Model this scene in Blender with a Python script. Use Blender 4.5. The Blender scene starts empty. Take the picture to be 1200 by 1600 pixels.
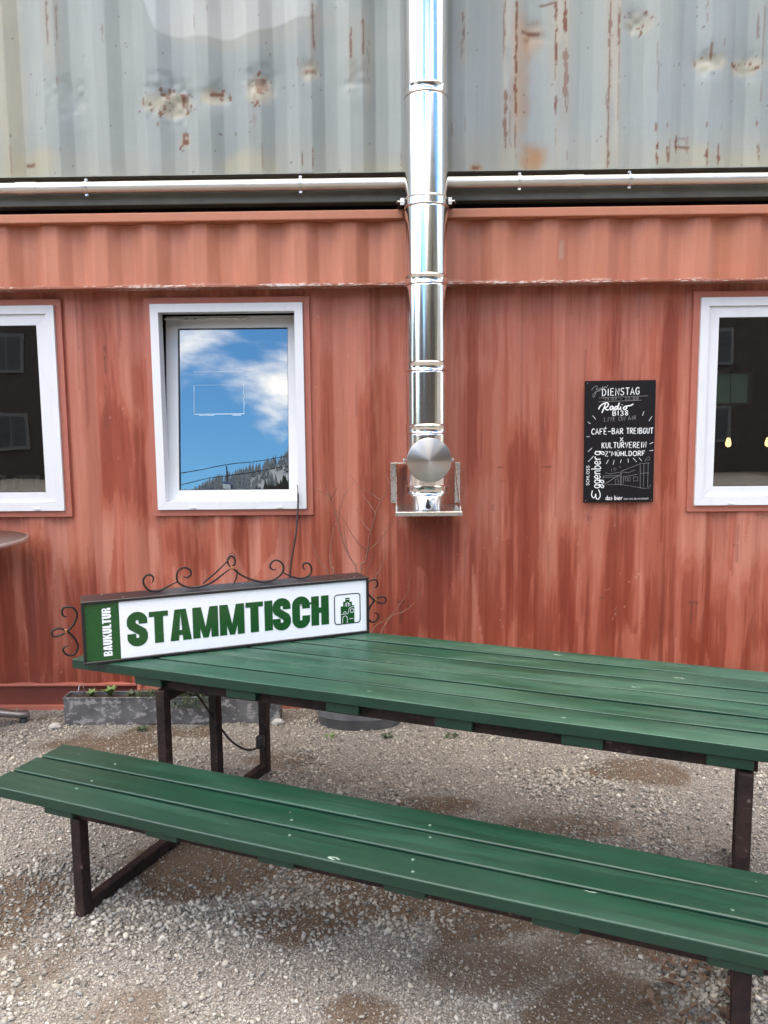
import bpy, bmesh, math, random
import numpy as np
from mathutils import Vector, Matrix, Euler
from mathutils.geometry import tessellate_polygon

scene = bpy.context.scene
COL = scene.collection
R = math.radians
PI = math.pi

# ------------------------------------------------------------------ camera
CAM_H, CAM_D = 1.6754, 4.4579
PITCH, ROLL, YAW = 0.1100, -0.0097, -0.0132
FOCAL_PX = 1192.755                                   # for a picture 1600 px tall
cam_data = bpy.data.cameras.new('camera')
cam_data.sensor_fit = 'VERTICAL'
cam_data.sensor_height = 36.0
cam_data.lens = FOCAL_PX / 1600.0 * 36.0
cam_data.clip_start = 0.05
cam_data.clip_end = 3000.0
camera = bpy.data.objects.new('camera', cam_data)
COL.objects.link(camera)
_f = Vector((math.sin(YAW)*math.cos(PITCH), math.cos(YAW)*math.cos(PITCH), -math.sin(PITCH)))
_r = Vector((math.cos(YAW), -math.sin(YAW), 0.0))
_u = _r.cross(_f)
_r2 = math.cos(ROLL)*_r + math.sin(ROLL)*_u
_u2 = -math.sin(ROLL)*_r + math.cos(ROLL)*_u
_m = Matrix((_r2, _u2, -_f)).transposed().to_4x4()
_m.translation = Vector((0.0, -CAM_D, CAM_H))
camera.matrix_world = _m
scene.camera = camera

# ------------------------------------------------------------------ sky, sun, exposure
SUN_EL, SUN_AZ = R(72), R(-122)                        # behind the viewer's left shoulder, veiled by cloud
SUN_DIR = Vector((math.sin(SUN_AZ)*math.cos(SUN_EL), math.cos(SUN_AZ)*math.cos(SUN_EL), math.sin(SUN_EL)))
world = bpy.data.worlds.new('World')
scene.world = world
world.use_nodes = True
wt = world.node_tree
for n in list(wt.nodes):
    wt.nodes.remove(n)
def wn(t, **kw):
    n = wt.nodes.new(t)
    for k, v in kw.items():
        setattr(n, k, v)
    return n
w_out = wn('ShaderNodeOutputWorld')
w_bg = wn('ShaderNodeBackground'); w_bg.inputs['Strength'].default_value = 0.12
sky = wn('ShaderNodeTexSky', sky_type='NISHITA')
sky.sun_disc = False
sky.sun_elevation = SUN_EL
sky.sun_rotation = SUN_AZ
sky.altitude = 500
sky.air_density = 1.0
sky.dust_density = 0.0
sky.ozone_density = 3.0
w_tc = wn('ShaderNodeTexCoord')
w_sep = wn('ShaderNodeSeparateXYZ')
wt.links.new(w_tc.outputs['Generated'], w_sep.inputs[0])
w_abs = wn('ShaderNodeMath', operation='ABSOLUTE'); wt.links.new(w_sep.outputs['Z'], w_abs.inputs[0])
w_add = wn('ShaderNodeMath', operation='ADD'); wt.links.new(w_abs.outputs[0], w_add.inputs[0]); w_add.inputs[1].default_value = 0.30
w_div = wn('ShaderNodeVectorMath', operation='DIVIDE')
w_comb = wn('ShaderNodeCombineXYZ')
for k in range(3):
    wt.links.new(w_add.outputs[0], w_comb.inputs[k])
wt.links.new(w_tc.outputs['Generated'], w_div.inputs[0]); wt.links.new(w_comb.outputs[0], w_div.inputs[1])
w_map = wn('ShaderNodeMapping'); w_map.inputs['Location'].default_value = (6.215, -15.075, 4.318)
wt.links.new(w_div.outputs[0], w_map.inputs[0])
w_noise = wn('ShaderNodeTexNoise'); w_noise.inputs['Scale'].default_value = 1.5
w_noise.inputs['Detail'].default_value = 7.0; w_noise.inputs['Roughness'].default_value = 0.55
w_noise.inputs['Distortion'].default_value = 0.25
wt.links.new(w_map.outputs[0], w_noise.inputs['Vector'])
w_ramp = wn('ShaderNodeMapRange', interpolation_type='SMOOTHSTEP')
w_ramp.inputs['From Min'].default_value = 0.455; w_ramp.inputs['From Max'].default_value = 0.59
wt.links.new(w_noise.outputs['Fac'], w_ramp.inputs['Value'])
w_mix = wn('ShaderNodeMix', data_type='RGBA')
wt.links.new(w_ramp.outputs[0], w_mix.inputs['Factor'])
w_tint = wn('ShaderNodeMix', data_type='RGBA', blend_type='MULTIPLY')
w_tint.inputs['Factor'].default_value = 1.0
w_tint.inputs[7].default_value = (0.76, 1.26, 1.46, 1)
wt.links.new(sky.outputs[0], w_tint.inputs[6])
wt.links.new(w_tint.outputs[2], w_mix.inputs[6])
w_mix.inputs[7].default_value = (19.5, 17.8, 15.6, 1)
wt.links.new(w_mix.outputs[2], w_bg.inputs['Color'])
wt.links.new(w_bg.outputs[0], w_out.inputs['Surface'])

sun_data = bpy.data.lights.new('sun', 'SUN')
sun_data.energy = 1.5
sun_data.angle = R(75)
sun_data.color = (1.0, 0.90, 0.76)
sun = bpy.data.objects.new('sun', sun_data)
COL.objects.link(sun)
sun.rotation_euler = SUN_DIR.to_track_quat('Z', 'Y').to_euler()
sun.location = SUN_DIR * 60

scene.view_settings.view_transform = 'Standard'
scene.view_settings.look = 'None'
scene.view_settings.gamma = 1.0
scene.view_settings.exposure = 1.26
scene.view_settings.use_curve_mapping = False
scene.render.engine = 'CYCLES'
scene.cycles.use_adaptive_sampling = True
scene.cycles.adaptive_threshold = 0.03
scene.cycles.max_bounces = 6
scene.cycles.diffuse_bounces = 3
scene.cycles.glossy_bounces = 4
scene.cycles.caustics_reflective = False
scene.cycles.caustics_refractive = False

# ------------------------------------------------------------------ helpers: meshes
rng = np.random.default_rng(7)
random.seed(7)

class MB:
    """collects vertices and faces of one mesh"""
    def __init__(self):
        self.v = []; self.f = []
    def add(self, vs, fs):
        b = len(self.v)
        self.v += [tuple(p) for p in vs]
        self.f += [tuple(i + b for i in q) for q in fs]
        return self
    def box(self, x0, x1, y0, y1, z0, z1):
        vs = [(x0,y0,z0),(x1,y0,z0),(x1,y1,z0),(x0,y1,z0),(x0,y0,z1),(x1,y0,z1),(x1,y1,z1),(x0,y1,z1)]
        return self.add(vs, [(0,3,2,1),(4,5,6,7),(0,1,5,4),(1,2,6,5),(2,3,7,6),(3,0,4,7)])
    def bevbox(self, x0, x1, y0, y1, z0, z1, b=0.003, seg=2, cuts=None):
        bm = bmesh.new()
        bmesh.ops.create_cube(bm, size=1.0)
        for v in bm.verts:
            v.co = Vector(((x0+x1)/2 + v.co.x*(x1-x0), (y0+y1)/2 + v.co.y*(y1-y0), (z0+z1)/2 + v.co.z*(z1-z0)))
        bmesh.ops.bevel(bm, geom=list(bm.edges), offset=b, segments=seg, profile=0.5, affect='EDGES')
        bm.verts.ensure_lookup_table()
        vs = [v.co.copy() for v in bm.verts]
        fs = [[v.index for v in f.verts] for f in bm.faces]
        bm.free()
        return self.add(vs, fs)
    def tube(self, pts, r, seg=8, caps=True, flat=None, closed=False):
        pts = [Vector(p) for p in pts]
        n = len(pts)
        rs = r if hasattr(r, '__len__') else [r]*n
        rings = []
        prev = None
        for i, p in enumerate(pts):
            if closed:
                t = (pts[(i+1) % n] - pts[i-1])
            else:
                t = (pts[min(i+1, n-1)] - pts[max(i-1, 0)])
            if t.length < 1e-9:
                t = Vector((0,0,1))
            t.normalize()
            if prev is None:
                a = Vector((0,1,0)) if abs(t.y) < 0.9 else Vector((1,0,0))
            else:
                a = prev
            b = (a - t*a.dot(t))
            if b.length < 1e-6:
                b = Vector((1,0,0)) - t*t.x
            b.normalize(); c = t.cross(b); prev = b
            ring = []
            for k in range(seg):
                th = 2*PI*k/seg
                q = b*math.cos(th)*rs[i] + c*math.sin(th)*rs[i]
                if flat is not None:
                    q = Vector((q.x, q.y*flat, q.z))
                ring.append(p + q)
            rings.append(ring)
        vs = [q for ring in rings for q in ring]
        fs = []
        m = n if closed else n-1
        for i in range(m):
            j = (i+1) % n
            for k in range(seg):
                l = (k+1) % seg
                fs.append((i*seg+k, i*seg+l, j*seg+l, j*seg+k))
        if caps and not closed:
            fs.append(tuple(range(seg-1, -1, -1)))
            fs.append(tuple((n-1)*seg+k for k in range(seg)))
        return self.add(vs, fs)
    def lathe(self, prof, seg=32, centre=(0,0,0), axis='Z', cap0=False, cap1=False, sx=1.0, sy=1.0):
        vs = []; fs = []
        for r, h in prof:
            for k in range(seg):
                th = 2*PI*k/seg
                a, b = r*math.cos(th)*sx, r*math.sin(th)*sy
                if axis == 'Z':
                    p = (a, b, h)
                elif axis == 'Y':
                    p = (a, h, -b)
                else:
                    p = (h, a, b)
                vs.append((p[0]+centre[0], p[1]+centre[1], p[2]+centre[2]))
        for i in range(len(prof)-1):
            for k in range(seg):
                l = (k+1) % seg
                fs.append((i*seg+k, i*seg+l, (i+1)*seg+l, (i+1)*seg+k))
        if cap0:
            fs.append(tuple(range(seg-1, -1, -1)))
        if cap1:
            fs.append(tuple((len(prof)-1)*seg+k for k in range(seg)))
        return self.add(vs, fs)
    def prism(self, poly, y0, y1):
        """polygon in x,z thickened along y (y0 is the front)"""
        n = len(poly)
        vs = [(p[0], y0, p[1]) for p in poly] + [(p[0], y1, p[1]) for p in poly]
        tris = tessellate_polygon([[Vector((p[0], p[1], 0)) for p in poly]])
        area = sum(poly[i][0]*poly[(i+1) % n][1] - poly[(i+1) % n][0]*poly[i][1] for i in range(n))
        fs = []
        for t in tris:
            a = Vector(poly[t[1]])-Vector(poly[t[0]]); b = Vector(poly[t[2]])-Vector(poly[t[0]])
            t = tuple(t) if a.x*b.y-a.y*b.x > 0 else (t[0], t[2], t[1])
            fs.append(t)
            fs.append((t[2]+n, t[1]+n, t[0]+n))
        for i in range(n):
            j = (i+1) % n
            fs.append((i, i+n, j+n, j) if area > 0 else (j, j+n, i+n, i))
        return self.add(vs, fs)
    def strip(self, path, w, y0, y1):
        """thick flat stroke along a path in x,z with butt ends and mitred joints"""
        P = [Vector((p[0], p[1])) for p in path]
        L = []; Rr = []
        for i in range(len(P)):
            if i == 0: d0 = d1 = (P[1]-P[0]).normalized()
            elif i == len(P)-1: d0 = d1 = (P[-1]-P[-2]).normalized()
            else: d0 = (P[i]-P[i-1]).normalized(); d1 = (P[i+1]-P[i]).normalized()
            n0 = Vector((-d0.y, d0.x)); n1 = Vector((-d1.y, d1.x))
            m = (n0+n1)
            m = m/max(m.dot(n0), 0.35)
            ww = w[i] if hasattr(w, '__len__') else w
            L.append(P[i]+m*ww/2); Rr.append(P[i]-m*ww/2)
        n = len(P)
        vs = []
        for y in (y0, y1):
            vs += [(p.x, y, p.y) for p in L] + [(p.x, y, p.y) for p in Rr]
        fs = []
        for i in range(n-1):
            fs.append((n+i, n+i+1, i+1, i))
            fs.append((2*n+i, 2*n+i+1, 3*n+i+1, 3*n+i))
            fs.append((i, i+1, 2*n+i+1, 2*n+i))
            fs.append((3*n+i, 3*n+i+1, n+i+1, n+i))
        fs.append((0, 2*n, 3*n, n)); fs.append((n-1, 2*n-1, 4*n-1, 3*n-1))
        return self.add(vs, fs)
    def mesh(self, name):
        me = bpy.data.meshes.new(name)
        me.from_pydata([tuple(p) for p in self.v], [], self.f)
        me.update()
        return me
    def build(self, name, mat, parent=None, smooth=False, loc=None, rot=None, angle=None):
        me = self.mesh(name)
        me.materials.append(mat)
        if smooth:
            me.polygons.foreach_set('use_smooth', [True]*len(me.polygons))
            if angle is not None:
                sharp_by_angle(me, angle)
        o = bpy.data.objects.new(name, me)
        COL.objects.link(o)
        if parent is not None:
            o.parent = parent
        if loc is not None: o.location = loc
        if rot is not None: o.rotation_euler = rot
        return o

def sharp_by_angle(me, deg):
    bm = bmesh.new(); bm.from_mesh(me)
    lim = R(deg)
    for e in bm.edges:
        if len(e.link_faces) == 2 and e.calc_face_angle(0) > lim:
            e.smooth = False
    bm.to_mesh(me); bm.free()

def tag(o, label=None, cat=None, group=None, kind=None):
    if label: o['label'] = label
    if cat: o['category'] = cat
    if group: o['group'] = group
    if kind: o['kind'] = kind
    return o
def empty(name, loc=(0,0,0), rz=0.0):
    o = bpy.data.objects.new(name, None)
    COL.objects.link(o)
    o.empty_display_size = 0.1
    o.location = loc; o.rotation_euler = (0, 0, rz)
    return o
def cr(pts, n=6, closed=False):
    """smooth Catmull-Rom path through points"""
    P = [Vector(p) for p in pts]
    out = []
    m = len(P)
    for i in range(m if closed else m-1):
        if closed:
            a, b, c, d = P[i-1], P[i], P[(i+1) % m], P[(i+2) % m]
        else:
            a, b, c, d = P[max(i-1,0)], P[i], P[i+1], P[min(i+2,m-1)]
        for k in range(n):
            t = k/n
            out.append(0.5*((2*b)+(c-a)*t+(2*a-5*b+4*c-d)*t*t+(3*b-a-3*c+d)*t**3))
    if not closed:
        out.append(P[-1])
    return out

# numpy value noise
def _hash(i, j, s):
    h = (i.astype(np.int64)*374761393 + j.astype(np.int64)*668265263 + s*982451653) & 0xffffffff
    h = ((h ^ (h >> 13))*1274126177) & 0xffffffff
    h = h ^ (h >> 16)
    return (h & 0xffffff)/float(0xffffff)
def vnoise(x, y, s=0):
    x = np.asarray(x, float); y = np.asarray(y, float)
    i = np.floor(x); j = np.floor(y)
    fx = x-i; fy = y-j
    fx = fx*fx*(3-2*fx); fy = fy*fy*(3-2*fy)
    a = _hash(i, j, s); b = _hash(i+1, j, s); c = _hash(i, j+1, s); d = _hash(i+1, j+1, s)
    return (a*(1-fx)+b*fx)*(1-fy) + (c*(1-fx)+d*fx)*fy
def fbm(x, y, s=0, o=4):
    t = 0.0; a = 0.5; tot = 0.0
    for k in range(o):
        t = t + a*vnoise(x*2**k, y*2**k, s+k*17); tot += a; a *= 0.5
    return t/tot
def sstep(a, b, x):
    t = np.clip((x-a)/(b-a), 0, 1)
    return t*t*(3-2*t)

# ------------------------------------------------------------------ helpers: materials
class NT:
    def __init__(self, name):
        self.m = bpy.data.materials.new(name)
        self.m.use_nodes = True
        self.t = self.m.node_tree
        self.b = self.t.nodes['Principled BSDF']
        self.out = self.t.nodes['Material Output']
    def n(self, t, **kw):
        x = self.t.nodes.new(t)
        for k, v in kw.items():
            setattr(x, k, v)
        return x
    def l(self, a, b):
        self.t.links.new(a, b)
    def coords(self, which='Object', scale=(1,1,1), loc=(0,0,0), rnd=False):
        tc = self.n('ShaderNodeTexCoord')
        mp = self.n('ShaderNodeMapping')
        mp.inputs['Scale'].default_value = scale
        mp.inputs['Location'].default_value = loc
        src = tc.outputs[which]
        if rnd:
            oi = self.n('ShaderNodeObjectInfo')
            mu = self.n('ShaderNodeVectorMath', operation='SCALE')
            cb = self.n('ShaderNodeCombineXYZ')
            for k in range(3): self.l(oi.outputs['Random'], cb.inputs[k])
            self.l(cb.outputs[0], mu.inputs[0]); mu.inputs['Scale'].default_value = 37.0
            ad = self.n('ShaderNodeVectorMath', operation='ADD')
            self.l(src, ad.inputs[0]); self.l(mu.outputs[0], ad.inputs[1])
            src = ad.outputs[0]
        self.l(src, mp.inputs[0])
        return mp.outputs[0]
    def noise(self, vec, scale, detail=4, rough=0.55, dist=0.0):
        x = self.n('ShaderNodeTexNoise')
        x.inputs['Scale'].default_value = scale; x.inputs['Detail'].default_value = detail
        x.inputs['Roughness'].default_value = rough; x.inputs['Distortion'].default_value = dist
        self.l(vec, x.inputs['Vector'])
        return x.outputs['Fac']
    def rng(self, v, a, b, c=0.0, d=1.0, smooth=True):
        x = self.n('ShaderNodeMapRange')
        if smooth: x.interpolation_type = 'SMOOTHSTEP'
        x.inputs['From Min'].default_value = a; x.inputs['From Max'].default_value = b
        x.inputs['To Min'].default_value = c; x.inputs['To Max'].default_value = d
        self.l(v, x.inputs['Value'])
        return x.outputs[0]
    def mix(self, f, a, b, mode='MIX'):
        x = self.n('ShaderNodeMix', data_type='RGBA', blend_type=mode)
        for inp, val in (('Factor', f), ('A', a), ('B', b)):
            s = x.inputs[inp] if inp == 'Factor' else [q for q in x.inputs if q.name == inp and q.type == 'RGBA'][0]
            if hasattr(val, 'is_linked') or hasattr(val, 'links'):
                self.l(val, s)
            elif inp == 'Factor':
                s.default_value = val
            else:
                s.default_value = (*val, 1) if len(val) == 3 else val
        return [q for q in x.outputs if q.type == 'RGBA'][0]
    def math(self, op, a, b=None):
        x = self.n('ShaderNodeMath', operation=op)
        for k, v in enumerate((a, b)):
            if v is None: continue
            if hasattr(v, 'links'): self.l(v, x.inputs[k])
            else: x.inputs[k].default_value = v
        return x.outputs[0]
    def bump(self, h, strength=0.3, dist=0.002):
        x = self.n('ShaderNodeBump')
        x.inputs['Strength'].default_value = strength; x.inputs['Distance'].default_value = dist
        self.l(h, x.inputs['Height'])
        self.l(x.outputs[0], self.b.inputs['Normal'])
        return x
    def base(self, v):
        if hasattr(v, 'links'): self.l(v, self.b.inputs['Base Color'])
        else: self.b.inputs['Base Color'].default_value = (*v, 1)
    def set(self, **kw):
        for k, v in kw.items():
            s = self.b.inputs[k.replace('_', ' ')]
            if hasattr(v, 'links'): self.l(v, s)
            else: s.default_value = v
        return self

def simple(name, col, rough=0.5, metal=0.0, var=0.12, scale=30, bump=0.0, spec=0.5, bscale=None):
    q = NT(name)
    vec = q.coords('Object', rnd=True)
    nz = q.noise(vec, scale, 5)
    lo = tuple(c*(1-var) for c in col); hi = tuple(min(1, c*(1+var)) for c in col)
    q.base(q.mix(nz, lo, hi))
    q.set(Metallic=metal, Roughness=q.rng(nz, 0.3, 0.7, max(0, rough-0.06), min(1, rough+0.06)))
    q.b.inputs['Specular IOR Level'].default_value = spec
    if bump:
        q.bump(q.noise(vec, bscale or scale*4, 4), bump, 0.002)
    return q.m

def vcol_paint(name, rough=0.5, bump=0.15, fine=0.10, spec=0.4):
    """painted steel whose wear colours are carried by the sheet itself"""
    q = NT(name)
    at = q.n('ShaderNodeVertexColor', layer_name='Col')
    vec = q.coords('Object')
    st = q.coords('Object', scale=(60, 60, 4))
    n1 = q.noise(vec, 90, 5); n2 = q.noise(st, 1.0, 5)
    g = q.math('ADD', q.math('MULTIPLY', n1, 0.5), q.math('MULTIPLY', n2, 0.5))
    f = q.rng(g, 0.25, 0.75, 1-fine*1.6, 1+fine*1.2, smooth=False)
    cb = q.n('ShaderNodeCombineXYZ')
    for k in range(3): q.l(f, cb.inputs[k])
    q.base(q.mix(1.0, at.outputs['Color'], cb.outputs[0], 'MULTIPLY'))
    ar = q.n('ShaderNodeAttribute', attribute_name='Rough')
    q.set(Roughness=ar.outputs['Fac'])
    q.b.inputs['Specular IOR Level'].default_value = spec
    q.bump(q.math('ADD', q.noise(vec, 7, 3), q.math('MULTIPLY', n1, 0.12)), bump, 0.006)
    return q.m

# wear marks and traced scroll paths, in metres
UP = [(0.608, 0.621, 3.685, 3.944, 0.7), (0.611, 0.632, 3.174, 3.489, 0.8), (0.643, 0.653, 3.19, 3.456, 0.6), (0.669, 0.686, 3.356, 3.943, 1.0), (0.671, 0.681, 3.183, 3.323, 0.8), (0.884, 0.901, 3.599, 3.939, 1.0), (0.887, 0.905, 3.366, 3.452, 1.0), (0.929, 0.953, 3.777, 3.938, 1.0), (0.932, 0.96, 3.402, 3.696, 0.7), (0.95, 0.96, 3.359, 3.402, 0.8), (0.897, 0.904, 3.187, 3.353, 0.4), (1.174, 1.188, 3.076, 3.935, 0.8), (1.218, 1.236, 3.708, 3.934, 0.8), (1.23, 1.237, 3.232, 3.708, 0.5), (1.437, 1.451, 3.259, 3.319, 0.8), (1.442, 1.456, 3.086, 3.199, 1.0), (1.492, 1.506, 3.282, 3.315, 0.8), (1.498, 1.515, 3.088, 3.195, 1.0), (1.707, 1.721, 3.262, 3.302, 0.9), (1.713, 1.73, 3.089, 3.192, 1.0), (1.772, 1.79, 3.081, 3.185, 1.0), (1.983, 1.997, 3.265, 3.328, 0.9), (1.99, 2.004, 3.105, 3.192, 0.9), (1.714, 1.741, 3.629, 3.717, 0.8), (1.551, 1.568, 3.164, 3.251, 1.0), (1.568, 1.634, 3.178, 3.191, 1.0), (1.62, 1.634, 3.16, 3.243, 0.5), (1.576, 1.625, 3.227, 3.237, 0.5), (0.706, 0.809, 3.781, 3.8, 0.8), (0.801, 0.893, 3.928, 3.94, 0.9), (0.448, 0.493, 3.083, 3.106, 0.8), (-0.489, -0.479, 3.099, 3.199, 0.9), (-0.433, -0.419, 3.094, 3.199, 0.9), (-0.421, -0.407, 3.714, 3.96, 0.8), (-0.217, -0.204, 3.659, 3.815, 0.8), (-0.151, -0.141, 3.69, 3.865, 0.8), (-1.861, -1.847, 3.762, 3.983, 0.7), (-1.811, -1.8, 3.781, 3.982, 0.6), (-1.561, -1.55, 3.77, 3.848, 0.6), (0.387, 0.401, 3.747, 3.883, 0.8), (0.38, 0.394, 3.656, 3.754, 0.4), (-0.987, -0.917, 3.483, 3.502, 1.0), (-1.236, -1.218, 3.473, 3.499, 0.9), (-1.136, -1.105, 3.422, 3.501, 0.6), (-1.357, -1.343, 3.432, 3.485, 0.7), (-1.281, -1.266, 3.324, 3.351, 0.8), (-1.15, -1.122, 3.239, 3.269, 1.0), (-0.738, -0.662, 3.509, 3.575, 0.6), (-0.754, -0.73, 3.31, 3.492, 0.25), (-0.458, -0.402, 3.584, 3.61, 0.7), (-2.022, -1.979, 3.133, 3.153, 0.9), (1.434, 1.441, 3.608, 3.737, 0.4), (1.969, 1.983, 3.729, 3.858, 0.7), (1.696, 1.706, 3.83, 3.926, 0.5), (-0.122, -0.115, 3.533, 3.761, 0.4)]
ST = [(0.783, 3.138, 0.09, 0.11, 1.0, 'o'), (0.709, 3.553, 0.069, 0.449, 0.5, 'o'), (0.775, 3.747, 0.076, 0.103, 0.5, 'o'), (-1.223, 3.45, 0.166, 0.076, 0.6, 'y'), (-0.959, 3.479, 0.09, 0.048, 0.6, 'y'), (-0.714, 3.508, 0.09, 0.09, 0.7, 'y'), (-0.437, 3.596, 0.062, 0.062, 0.5, 'y'), (-2.092, 3.595, 0.09, 1.035, 0.5, 'y'), (-1.943, 3.142, 0.138, 0.09, 0.5, 'y'), (-0.777, 3.126, 0.172, 0.09, 0.5, 'y'), (1.338, 3.836, 0.09, 0.069, 0.4, 'y'), (1.721, 3.619, 0.103, 0.048, 0.5, 'y'), (1.927, 3.6, 0.103, 0.055, 0.5, 'y'), (1.984, 3.072, 0.276, 0.103, 0.4, 'y'), (1.601, 3.127, 0.207, 0.086, 0.4, 'y'), (-0.039, 3.092, 0.207, 0.069, 0.3, 'y'), (0.469, 3.092, 0.048, 0.028, 0.9, 'o'), (-0.825, 3.869, 0.517, 0.172, 0.25, 'y'), (-1.136, 3.255, 0.048, 0.048, 0.5, 'y')]
DK = [(-1.74, -1.448, 1.197, 1.796, 0.9), (-1.728, -1.616, 1.796, 2.378, 0.4), (-1.523, -1.411, 1.794, 2.087, 0.6), (-1.377, -1.09, 0.811, 1.08, 0.6), (-1.047, -0.819, 0.962, 1.096, 0.5), (-0.666, -0.477, 0.998, 1.131, 0.5), (-2.395, -2.298, 0.188, 0.972, 0.7), (-2.221, -2.046, 0.167, 1.009, 0.9), (-1.967, -1.772, 0.185, 0.815, 0.6), (-1.481, -1.267, 0.183, 0.811, 0.3), (-0.488, -0.296, 0.415, 1.186, 0.6), (-0.432, -0.357, 1.337, 2.075, 0.5), (-0.214, -0.101, 0.802, 1.927, 0.8), (-0.096, -0.002, 1.183, 2.072, 0.6), (0.01, 0.374, 0.372, 1.163, 0.9), (-0.066, 0.029, 0.412, 0.955, 0.6), (0.392, 0.578, 1.33, 1.921, 0.4), (0.469, 0.66, 0.409, 1.027, 0.5), (0.66, 0.851, 0.408, 1.588, 0.7), (0.958, 1.08, 0.366, 1.099, 0.8), (1.233, 1.404, 0.365, 1.097, 0.8), (1.551, 1.67, 1.17, 2.341, 0.7), (1.217, 1.327, 1.931, 2.344, 0.5), (1.462, 1.691, 0.324, 1.208, 0.7), (1.693, 1.883, 0.244, 0.903, 0.7), (2.036, 2.226, 0.242, 0.863, 0.6), (0.317, 0.611, 2.067, 2.355, 0.2), (0.823, 0.954, 1.176, 1.734, 0.3), (1.536, 1.612, 0.402, 0.943, 0.4), (-1.89, -1.74, 1.575, 2.091, 0.2), (-2.398, 0.085, 0.156, 0.426, 0.35), (-0.198, 0.078, 2.073, 2.36, 0.25), (0.393, 2.229, 0.172, 0.798, 0.35)]
RS = [(0.861, 0.92, 1.438, 1.445, 0.9), (0.864, 0.871, 1.175, 1.401, 0.6), (0.862, 0.921, 1.356, 1.359, 0.5), (0.596, 0.652, 1.444, 1.448, 0.7), (-1.677, -1.666, 1.997, 2.161, 0.7), (-1.689, -1.667, 1.685, 1.943, 0.2), (0.616, 0.653, 1.358, 1.365, 0.5), (0.576, 0.587, 1.178, 1.215, 0.5), (1.123, 1.16, 1.128, 1.154, 0.6), (1.135, 1.15, 1.09, 1.173, 0.5), (1.208, 1.245, 0.657, 0.669, 0.5), (0.012, 0.058, 0.63, 0.646, 0.9), (0.026, 0.045, 0.509, 0.63, 0.7), (0.073, 0.088, 0.587, 0.653, 0.6), (1.738, 1.794, 0.611, 0.634, 0.7), (1.753, 1.764, 0.498, 0.611, 0.6), (1.783, 1.79, 0.518, 0.611, 0.5), (2.01, 2.022, 0.863, 1.091, 0.5), (1.987, 2.043, 0.966, 0.977, 0.4), (-0.22, -0.213, 1.744, 1.928, 0.4), (0.898, 0.905, 1.175, 1.382, 0.4)]
s_a = [(0.278, 0.297), (0.285, 0.317), (0.273, 0.331), (0.255, 0.329), (0.244, 0.31), (0.249, 0.286), (0.264, 0.268), (0.283, 0.261), (0.312, 0.263), (0.348, 0.28), (0.382, 0.293)]
s_b = [(0.405, 0.314), (0.418, 0.307), (0.433, 0.315), (0.437, 0.331), (0.426, 0.346), (0.406, 0.351), (0.386, 0.34), (0.378, 0.319), (0.381, 0.295), (0.397, 0.278), (0.423, 0.266), (0.452, 0.262), (0.492, 0.267), (0.533, 0.284), (0.575, 0.313), (0.606, 0.331)]
s_c = [(0.607, 0.335), (0.595, 0.35), (0.592, 0.368), (0.599, 0.381), (0.612, 0.385), (0.623, 0.372), (0.623, 0.351), (0.613, 0.335), (0.643, 0.304), (0.684, 0.28), (0.733, 0.263), (0.769, 0.262), (0.805, 0.273), (0.831, 0.296), (0.836, 0.321), (0.825, 0.343), (0.803, 0.353), (0.785, 0.346), (0.776, 0.329), (0.784, 0.314), (0.802, 0.311)]
s_d = [(0.833, 0.296), (0.863, 0.279), (0.899, 0.265), (0.928, 0.263), (0.955, 0.275), (0.964, 0.296), (0.959, 0.318), (0.945, 0.33), (0.93, 0.328), (0.924, 0.314), (0.933, 0.301)]
s_e = [(0.486, 0.276), (0.493, 0.286), (0.548, 0.329), (0.599, 0.376)]
s_f = [(0.63, 0.326), (0.626, 0.292), (0.611, 0.262)]
s_l = [(-0.054, 0.188), (-0.065, 0.192), (-0.07, 0.207), (-0.065, 0.224), (-0.05, 0.228), (-0.03, 0.223), (-0.017, 0.204), (-0.016, 0.187), (-0.026, 0.161), (-0.042, 0.141), (-0.06, 0.13), (-0.07, 0.14), (-0.089, 0.144), (-0.107, 0.138), (-0.112, 0.125), (-0.105, 0.113), (-0.087, 0.114), (-0.069, 0.12), (-0.058, 0.13), (-0.044, 0.117), (-0.029, 0.096), (-0.019, 0.069), (-0.023, 0.045), (-0.04, 0.029), (-0.06, 0.032), (-0.073, 0.049), (-0.07, 0.064), (-0.052, 0.07)]
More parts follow.
